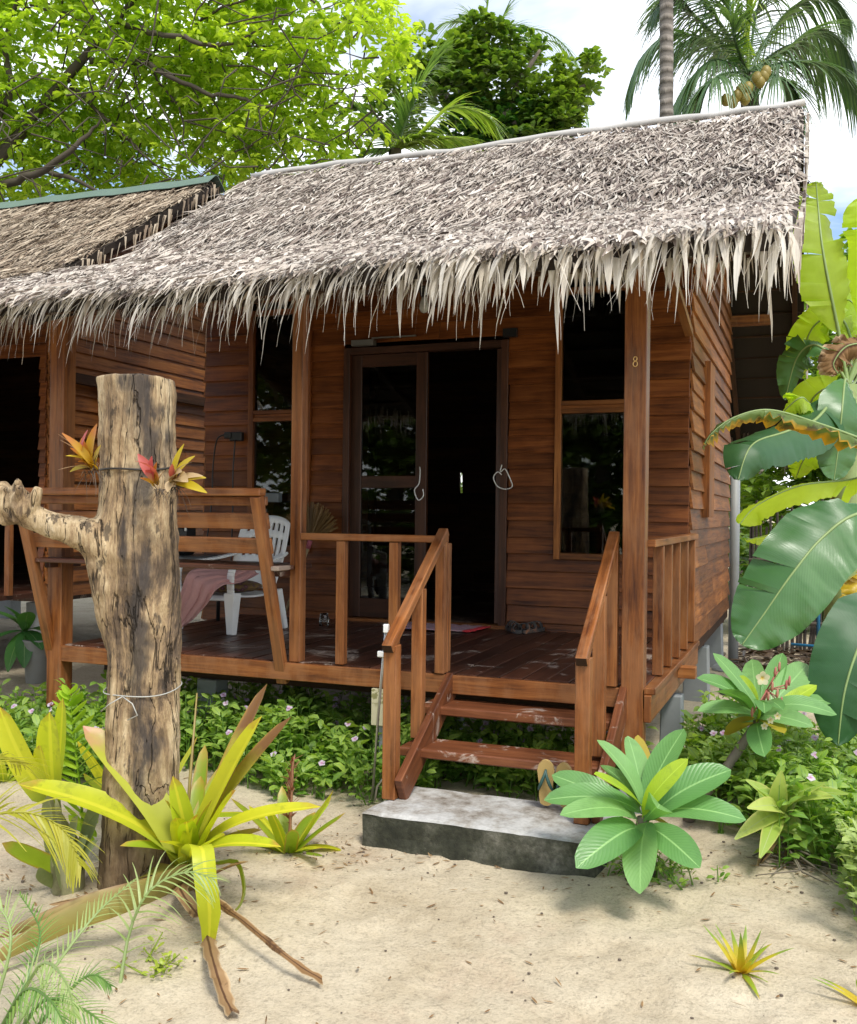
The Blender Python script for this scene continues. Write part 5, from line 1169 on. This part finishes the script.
banana_leaf(bn, [hub, at(900, 560, 5.9), at(850, 520, 6.4), at(800, 530, 6.6), at(745, 540, 6.7)], .30, BANL, tow * .6 + up, .4, .2, .06, .02, .012)
banana_leaf(bn, [hub, at(905, 575, 5.0), at(872, 580, 4.95), at(855, 600, 4.9), at(846, 635, 4.9)], .16, BANY, tow + up * .2, .5, .3, .2, .04, .008)
banana_leaf(bn, [hub, at(915, 400, 5.2), at(880, 350, 5.2), at(850, 345, 5.2), at(834, 362, 5.2), at(838, 374, 5.2)], .2, DRY, tow + up * .5, .6, .3, .3, .06, .008)
banana_leaf(bn, [hub, at(950, 400, 5.3), at(930, 300, 5.4), at(940, 220, 5.5), at(990, 180, 5.5)], .5, BANL, tow, .2, .3, .06, .02, .014)
# farther plant
s2 = onz(842, 668, GZ); s2 = V3((s2.x, s2.y, GZ)); td = 7.6
s2 = at(838, 660, td); s2.z = GZ
bn2 = thing('banana_plant', s2, 'tall banana plant beside the roof end with backlight painted into its bright leaves against the sky', 'banana plant', None)
hub = at(848, 385, td)
q = MB(); q.tube([s2, at(845, 520, td), at(850, 440, td), hub], [.13, .12, .10, .075], 14); q.build('trunk', leafmat('pseudostem_pale', (.20, .30, .09), (.28, .36, .14), .1, spots=(.16, .14, .06), spotamt=.5), bn2, True)
banana_leaf(bn2, [hub, at(840, 340, td), at(830, 290, td - .1), at(822, 245, td - .1), at(818, 205, td), at(816, 182, td)], .44, BANL, tow + rt * .2, .2, .22, .12, .04, .018)
banana_leaf(bn2, [hub, at(870, 320, td), at(880, 250, td - .1), at(872, 215, td - .2), at(866, 195, td - .2)], .46, BANL, tow - rt * .3, .2, .2, .12, .02, .02)
banana_leaf(bn2, [hub, at(830, 355, td), at(812, 345, td + .1), at(796, 360, td + .2), at(785, 400, td + .3)], .30, BAN, tow + up * .5, .5, .25, .2, .03, .014)
banana_leaf(bn2, [hub, at(830, 420, td), at(810, 405, td - .2), at(800, 398, td - .3), at(780, 415, td - .2)], .3, BANL, tow + up, .4, .3, .07, .03, .018)
banana_leaf(bn2, [hub, at(840, 390, td - .2), at(815, 420, td - .5), at(785, 432, td - .8), at(752, 445, td - 1.1), at(738, 480, td - 1.2)], .46, BAND, tow * .8 + up, .5, .18, .05, .03, .016)
banana_leaf(bn2, [hub, at(845, 380, td - .2), at(842, 410, td - .4), at(838, 450, td - .4), at(834, 480, td - .4)], .34, BAN, tow, .2, .25, .05, .02, .012)
banana_leaf(bn2, [hub, at(862, 350, td + .3), at(870, 320, td + .6), at(850, 290, td + .9), at(835, 300, td + 1.1), at(820, 330, td + 1.2)], .5, BAN, tow + up * .4, .4, .2, .06, .03, .016)
banana_leaf(bn2, [hub, at(880, 330, td), at(900, 300, td - .2), at(930, 300, td - .4), at(950, 340, td - .5)], .5, BANL, tow + up * .4, .3, .2, .06, .03, .016)

for P, W_, m_ in (([(852, 345), (838, 315), (815, 325), (804, 350), (802, 378)], .34, BANL), ([(848, 400), (830, 388), (812, 400), (806, 430), (808, 452)], .34, BANL), ([(856, 380), (866, 350), (862, 318), (848, 300), (838, 318)], .40, BANL), ([(846, 430), (858, 445), (862, 470), (856, 500)], .36, BANL), ([(843, 440), (825, 440), (806, 456), (796, 478)], .30, BANL)):
    banana_leaf(bn2, [hub] + [at(x, y, td + .15 + .12 * k) for k, (x, y) in enumerate(P)], W_, m_, tow + up * .4 + rt * G(.2), .35, .25, .14, .04, .014)
# ------------------------------------------------------------------ trees
def crown(q, blobs, nclus, per, L, W, droop, spread=.9, mi=0, shell=.45, vb=0.0, upn=1.0):
    wts = [b[1][0] * b[1][1] * b[1][2] for b in blobs]
    for i in range(nclus):
        (c, r_, bias) = random.choices(blobs, wts)[0]
        while True:
            d = V3((U(-1, 1), U(-1, 1), U(-1, 1)))
            if d.length < 1 and (d.length > shell or R() < .35): break
        p = V3((c[0] + d.x * r_[0], c[1] + d.y * r_[1], c[2] + d.z * r_[2]))
        if mnoise.noise(p * 1.1) < -.22 and R() < .8: continue
        tone = .5 + .35 * mnoise.noise(p * .9) + bias + vb
        a0 = U(0, 6.283)
        for k in range(per):
            az = a0 + k * 2.4 + G(.3); el = U(-.2, .7) - droop
            dd = V3((math.cos(az) * math.cos(el), math.sin(az) * math.cos(el), math.sin(el)))
            q.leafq(p + dd * U(0, spread * L * .5), dd, V3((G(.4), G(.4), upn)), L * U(.7, 1.2), W * U(.75, 1.2), min(1, max(0, tone + G(.16))), mi, U(.1, .4))
random.seed(101)
# big lime tree on the left
lt = thing('lime_leaved_tree', (-8.6, 8.6, GZ), 'big lime-green leafy tree with dark limbs behind the neighbouring bungalow', 'tree')
LIME = leafmat('lime_leaf', (.18, .33, .03), (.58, .70, .10), .58, (1.6, 1.6, .5), rough=.5, gloss=.3)
BARKD = plain('dark_bark', (.075, .060, .042), .9, nscale=14)
BARKG = plain('grey_bark', (.16, .13, .10), .9, nscale=14)
q = MB(); tb_ = V3((-8.6, 8.6, GZ)); fork = at(-30, 195, 13.2)
q.tube([tb_, tb_.lerp(fork, .5) + V3((.2, 0, 0)), fork], [.28, .22, .17], 12); q.build('trunk', BARKD, lt, True)
q = MB()
limbs = [([(-30, 195), (15, 140), (55, 92), (85, 55), (120, 18), (150, -20)], [.13, .12, .105, .085, .06, .05], 12.9), ([(-30, 195), (10, 182), (45, 170), (75, 145), (102, 120)], [.09, .08, .07, .05, .02], 12.6), ([(45, 171), (75, 180), (108, 195)], [.05, .04, .025], 12.4), ([(92, 62), (140, 62), (170, 78), (205, 92), (240, 98), (262, 108), (298, 94)], [.07, .055, .045, .04, .035, .025, .012], 12.3), ([(118, 20), (150, 32), (185, 38), (222, 46), (262, 28)], [.06, .05, .045, .035, .012], 12.0),
         ([(-30, 195), (-5, 120), (10, 90), (5, 40), (20, -10)], [.09, .08, .07, .05, .04], 12.8), ([(205, 92), (235, 130), (250, 160)], [.025, .015, .008], 12.2), ([(240, 98), (220, 60), (230, 20)], [.022, .015, .008], 12.2), ([(70, 85), (120, 130), (150, 160), (180, 185)], [.05, .03, .02, .01], 12.8), ([(262, 108), (300, 85), (340, 88), (372, 82)], [.02, .018, .012, .006], 12.1), ([(185, 38), (210, 15), (260, -5), (330, -15)], [.03, .025, .02, .015], 12.0), ([(330, -15), (350, 10), (380, 30)], [.015, .01, .005], 12.0), ([(30, 5), (60, 12), (90, 25)], [.03, .02, .01], 12.2), ([(150, 70), (180, 110), (185, 150), (200, 175)], [.025, .02, .012, .008], 12.5)]
for P, r_, t in limbs:
    pts = [at(x, y, 12.9 + (t - 12.9) * min(1, k / 2.0) + G(.06)) for k, (x, y) in enumerate(P)]; n = len(P) * 4; q.tube([cat(pts, k / n) + V3((G(.012), G(.012), G(.012))) for k in range(n + 1)], [cat([(a, 0, 0) for a in r_], k / n).x * .68 for k in range(n + 1)], 7)
for k in range(240):
    a = at(U(-20, 385), U(-10, 185), U(11.4, 14)); b2 = a + V3((G(.45), G(.4), G(.4))); q.tube([a, a.lerp(b2, .5) + V3((G(.07), G(.07), G(.07))), b2], [.013, .009, .004], 4, cap=False)
q.build('limbs', BARKD, lt, True)
q = MB()
blobs = []
for (x, y, t, rx, rz, bias) in ((40, 60, 13.4, 1.6, 1.5, 0), (150, 100, 13.6, 1.7, 1.3, .05), (250, 60, 13.2, 1.5, 1.2, .1), (330, 20, 12.6, 1.1, .95, .1), (280, 140, 13.4, 1.2, .8, .15), (345, 120, 13.2, .5, .75, .15), (160, 10, 13.2, 1.8, 1.2, .05), (370, 30, 12.0, .45, .6, .1), (60, 160, 14.2, 1.8, 1.0, .05), (-60, 100, 13.2, 1.6, 2.2, 0), (100, -80, 13, 2.4, 1.2, 0), (260, -80, 12.8, 2.0, 1.0, .05), (200, 170, 14.2, 1.8, .8, .15), (310, 165, 14.0, .8, .6, .1)):
    blobs.append((at(x, y, t), (rx, 1.3, rz), bias))
crown(q, blobs, 3700, 10, .165, .07, .45, 1.1)
q.build('crown', LIME, lt)
# round dark tree in the middle
random.seed(55)
mtb = at(500, 500, 20); mtb.z = GZ
mt_ = thing('round_tree', mtb, 'dark green round-leaved tree rising behind the middle of the roof ridge', 'tree')
DGREEN = leafmat('dark_tree_leaf', (.03, .10, .018), (.34, .46, .07), .42, rough=.4)
q = MB(); q.tube([mtb, at(495, 300, 20), at(490, 150, 20), at(470, 90, 20)], [.3, .25, .18, .08], 10)
for P in ([(490, 150), (530, 110), (585, 85)], [(488, 130), (440, 90), (420, 70)], [(495, 140), (520, 80), (540, 50)]): q.tube([at(x, y, 19.8) for x, y in P], [.1, .07, .03], 7)
q.build('trunk', BARKG, mt_, True)
q = MB(); blobs = []
for (x, y, r_, rz, b_) in ((445, 62, .75, .55, .1), (480, 45, .7, .5, .1), (500, 85, .8, .6, -.05), (525, 45, .35, .3, .0), (550, 105, .7, .5, -.05), (575, 78, .55, .42, 0), (592, 70, .2, .22, 0), (530, 130, 1.0, .5, -.25), (480, 130, .9, .6, -.25), (425, 55, .5, .45, .1), (410, 90, .6, .6, .05), (395, 120, .6, .5, 0), (455, 100, .7, .5, -.05), (550, 125, .55, .35, -.15), (500, 150, 1.2, .35, -.25)):  # upper clumps paler, lower ones darker: light from above put into the tone
    blobs.append((at(x, y, 20), (r_, .8, rz), b_))
crown(q, blobs, 1150, 10, .20, .12, -.1, .9, shell=.55)
q.build('crown', DGREEN, mt_)
def m_palm():
    t = NT('palm_bark'); o = t.obj(); sp_ = t.n('ShaderNodeSeparateXYZ', {0: o}); n1 = t.noise(t.scale(o, 6, 6, 1.5), 1.0, 5, .65)
    rg = t.math('SINE', t.math('ADD', t.math('MULTIPLY', sp_.outputs[2], 42.0), t.math('MULTIPLY', n1, 5.0)))
    c = t.ramp(n1, [(.3, (.11, .095, .08)), (.5, (.21, .185, .16)), (.7, (.31, .28, .25))]); c = t.mix(1.0, c, t.ramp(rg, [(.0, .6), (.35, 1.0)]), 'MULTIPLY')
    return t.done(t.bsdf(c, .9, t.bump(rg, .6, .02)))
BARKP = m_palm()
# palms
PALM = leafmat('palm_leaflet', (.08, .17, .05), (.24, .36, .13), .35, rough=.35, gloss=.6)
PALMG = leafmat('palm_bright', (.22, .36, .05), (.42, .50, .10), .35)
PALMD = leafmat('palm_dry', (.28, .22, .12), (.36, .28, .16), .2, (1, .9, .6))
PALMC = leafmat('coconut_leaflet', (.055, .125, .045), (.16, .25, .11), .3, rough=.35, gloss=.6)
def palm_frond(root, hub, pts, t, Lf, mat=PALM, n=70, W=.036, droop=1.1, g=None):
    q = MB(); P = [hub] + [at(x, y, t + (dt if False else 0)) for x, y in pts]
    frond(q, P, n, Lf, W, droop, 0.0, 0, None, 1.0, .03, None, None, V3((0, 0, 1)), .12, 4); return q.build('frond', mat, root)
random.seed(66)
T = 17.5; hub = at(748, 72, T)
cb = at(752, 500, T); cb.z = GZ
cp = thing('coconut_palm', cb, 'coconut palm with drooping fronds and coconuts above the right end of the roof', 'palm tree')
q = MB(); q.tube([cb, at(753, 300, T), at(752, 150, T), at(749, 85, T), hub], [.24, .2, .17, .16, .1], 12); q.build('trunk', BARKP, cp, True)
for P, t, m_ in (([(705, 40), (668, 35), (640, 60), (630, 90)], T, PALM), ([(715, 60), (690, 80), (675, 105), (670, 125)], T - .6, PALM), ([(720, 75), (700, 90), (682, 115)], T - 1.2, PALM), ([(700, 20), (680, 2), (672, -5), (655, 10)], T + .7, PALM), ([(725, 30), (705, 5), (690, -15), (670, -25)], T + .4, PALM), ([(748, 20), (746, -20), (744, -60)], T, PALMG), ([(755, 20), (765, -15), (775, -45)], T + .6, PALM), ([(780, 20), (805, 0), (830, -5), (850, 20)], T + .3, PALM), ([(785, 50), (815, 28), (840, 40), (852, 65)], T - .4, PALM), ([(790, 62), (830, 65), (858, 90), (868, 130)], T - .8, PALM), ([(775, 75), (790, 85), (798, 110)], T - 1.0, PALM), ([(790, 45), (830, 50), (870, 75), (890, 120)], T + .8, PALM), ([(720, 50), (690, 40), (665, 70)], T + .9, PALM), ([(735, 40), (728, 0), (722, -40)], T - .8, PALM)):
    palm_frond(cp, hub + V3((G(.04), G(.04), G(.05))), P, t, 1.1, PALMC if m_ is PALM else m_, 80, .05, 1.5)
COCO = plain('coconut_green', (.26, .20, .035), .5, nscale=9, namt=.4)
for x, y in ((726, 104), (737, 100), (741, 94), (748, 92), (733, 106), (757, 82), (764, 80), (760, 86), (766, 76), (745, 103)):
    q = MB(); q.ball(at(x, y - 4, T - 1.3), .098, 12, None, 0, (.9, .9, 1.1)); q.build('coconut', COCO, cp, True)
random.seed(67)
tp = at(665, 500, 14); tp.z = GZ
pt2 = thing('palm_tree', tp, 'tall bare grey palm trunk rising out of frame left of the coconut palm', 'palm tree')
q = MB(); top_ = at(665, -420, 14)
ks = 60; q.tube([at(665 + 1.5 * math.sin(k / ks * 3), 500 - 920 * k / ks, 14) if k else tp for k in range(ks + 1)], [(.10 if k % 2 else .094) for k in range(ks + 1)], 12); q.build('trunk', BARKP, pt2, True)
for k in range(9):
    a = k * .7; hub = top_; P = [hub] + [hub + V3((math.cos(a) * r_, math.sin(a) * r_, h_)) for r_, h_ in ((1.0, .6), (2.0, .5), (2.8, -.3))]
    q = MB(); frond(q, P, 30, .7, .04, 1.0, 0, 0, None, 1.0, .03); q.build('frond', PALM, pt2)
random.seed(68)
T = 14.5; hub = at(395, 150, T); pbase = at(395, 500, T); pbase.z = GZ
mp = thing('palm_tree', pbase, 'young palm with bright arching fronds between the lime tree and the round tree', 'palm tree')
q = MB(); q.tube([pbase, at(395, 300, T), hub], [.16, .14, .1], 10); q.build('trunk', BARKG, mp, True)
for P, m_, L_ in (([(410, 110), (425, 75), (435, 60)], PALM, .75), ([(420, 135), (450, 108), (485, 115), (500, 135)], PALMG, .65), ([(405, 140), (430, 135), (450, 150)], PALMG, .4), ([(375, 130), (360, 110), (345, 110)], PALM, .6), ([(430, 140), (470, 140), (490, 165)], PALMG, .5), ([(370, 150), (355, 160)], PALM, .4)):
    palm_frond(mp, hub, P, T - .2, L_, m_, 64, .045, .7)
T = 27; hub = at(485, 30, T); pbase = at(485, 500, T); pbase.z = GZ
fp_ = thing('palm_tree', pbase, 'distant palm whose thin fronds show above the round tree', 'palm tree')
q = MB(); q.tube([pbase, hub], [.2, .12], 8); q.build('trunk', BARKG, fp_, True)
for P in ([(487, 0), (482, -20)], [(500, 20), (506, 10)], [(460, 22), (440, 25), (425, 45)], [(520, 40), (555, 42), (570, 60)], [(540, 30), (575, 60), (588, 120)], [(470, 15), (455, 20)], [(520, 25), (535, 35), (540, 60)]): palm_frond(fp_, hub, P, T, .8, PALM, 30, .03, .6)
# greenery behind the fence and behind the huts
random.seed(70)
def filler(x, y, t, blobs, label, n, L, W, mat, name='leafy_tree'):
    b0 = at(x, 500, t); b0.z = GZ; t_ = thing(name, b0, label, 'tree'); q = MB(); q.tube([b0, at(x, y, t)], [.15, .08], 8); q.build('trunk', BARKD, t_, True)
    q = MB(); crown(q, [(at(a, b2, t + dt), (r_, .9, rz), bi) for a, b2, dt, r_, rz, bi in blobs], n, 9, L, W, .2); q.build('crown', mat, t_)
MIDG = leafmat('mid_green_leaf', (.10, .22, .025), (.36, .48, .07), .45)
filler(860, 350, 14, [(850, 330, 0, 1.0, .9, .1), (800, 420, 0, .9, .8, .15), (870, 450, 0, 1.0, 1.0, 0), (770, 480, .5, .8, .6, .2), (900, 300, 0, 1.2, 1.2, 0), (820, 500, .5, 1.0, .8, .1), (740, 520, 1, .8, .5, .2)], 'mid green leafy tree behind the bamboo fence on the right', 1300, .22, .10, MIDG)
filler(780, 560, 12, [(740, 570, 0, .6, .5, -.2), (790, 580, 0, .7, .5, -.2), (850, 580, 0, .7, .6, -.2), (900, 560, 0, .8, .8, -.2)], 'low dark filler tree added for shade close behind the bamboo fence', 350, .18, .09, DGREEN, 'dark_filler_tree')  # added dark foliage, standing in for the shade behind the fence
filler(-40, 300, 16, [(-60, 250, 0, 3, 1.6, -.1), (60, 280, 0, 2, 1.2, -.1), (200, 270, 1, 2, 1.0, -.1), (320, 240, 1, 1.8, .9, -.1), (463, 478, 0, 1.2, .6, .2)], 'shady tree standing low behind the two thatched roofs', 700, .25, .13, DGREEN, 'shade_tree')
# trees across the path behind the camera: they show in the window glass
random.seed(71)
for i, (x, y, lab) in enumerate(((-3.2, -10.5, 'leafy tree across the path mirrored in the right window'), (-5.3, -11.2, 'leafy tree across the path mirrored in the upper door glass'), (-7.4, -10.0, 'leafy tree across the path mirrored in the glazed door'), (-11.2, -10.2, 'leafy tree across the path mirrored in the narrow left window'))):
    b0 = V3((x, y, GZ)); t_ = thing('leafy_tree', b0, lab, 'tree'); q = MB(); q.tube([b0, b0 + V3((.1, 0, 2.0)), b0 + V3((.2, .1, 3.6))], [.22, .18, .1], 10); q.build('trunk', BARKD, t_, True)
    q = MB(); crown(q, [(b0 + V3((0, 0, 4.0)), (2.4, 1.4, 1.8), 0), (b0 + V3((1.2, 0, 2.2)), (1.4, 1.0, 1.4), 0), (b0 + V3((-1.2, 0, 2.3)), (1.4, 1.0, 1.4), 0), (b0 + V3((.0, .3, 1.0)), (2.2, .8, .9), -.1)], 1100, 8, .32, .17, .2); q.build('crown', DGREEN, t_)
for o in bpy.data.objects:
    if '_o' in o.keys(): del o['_o']
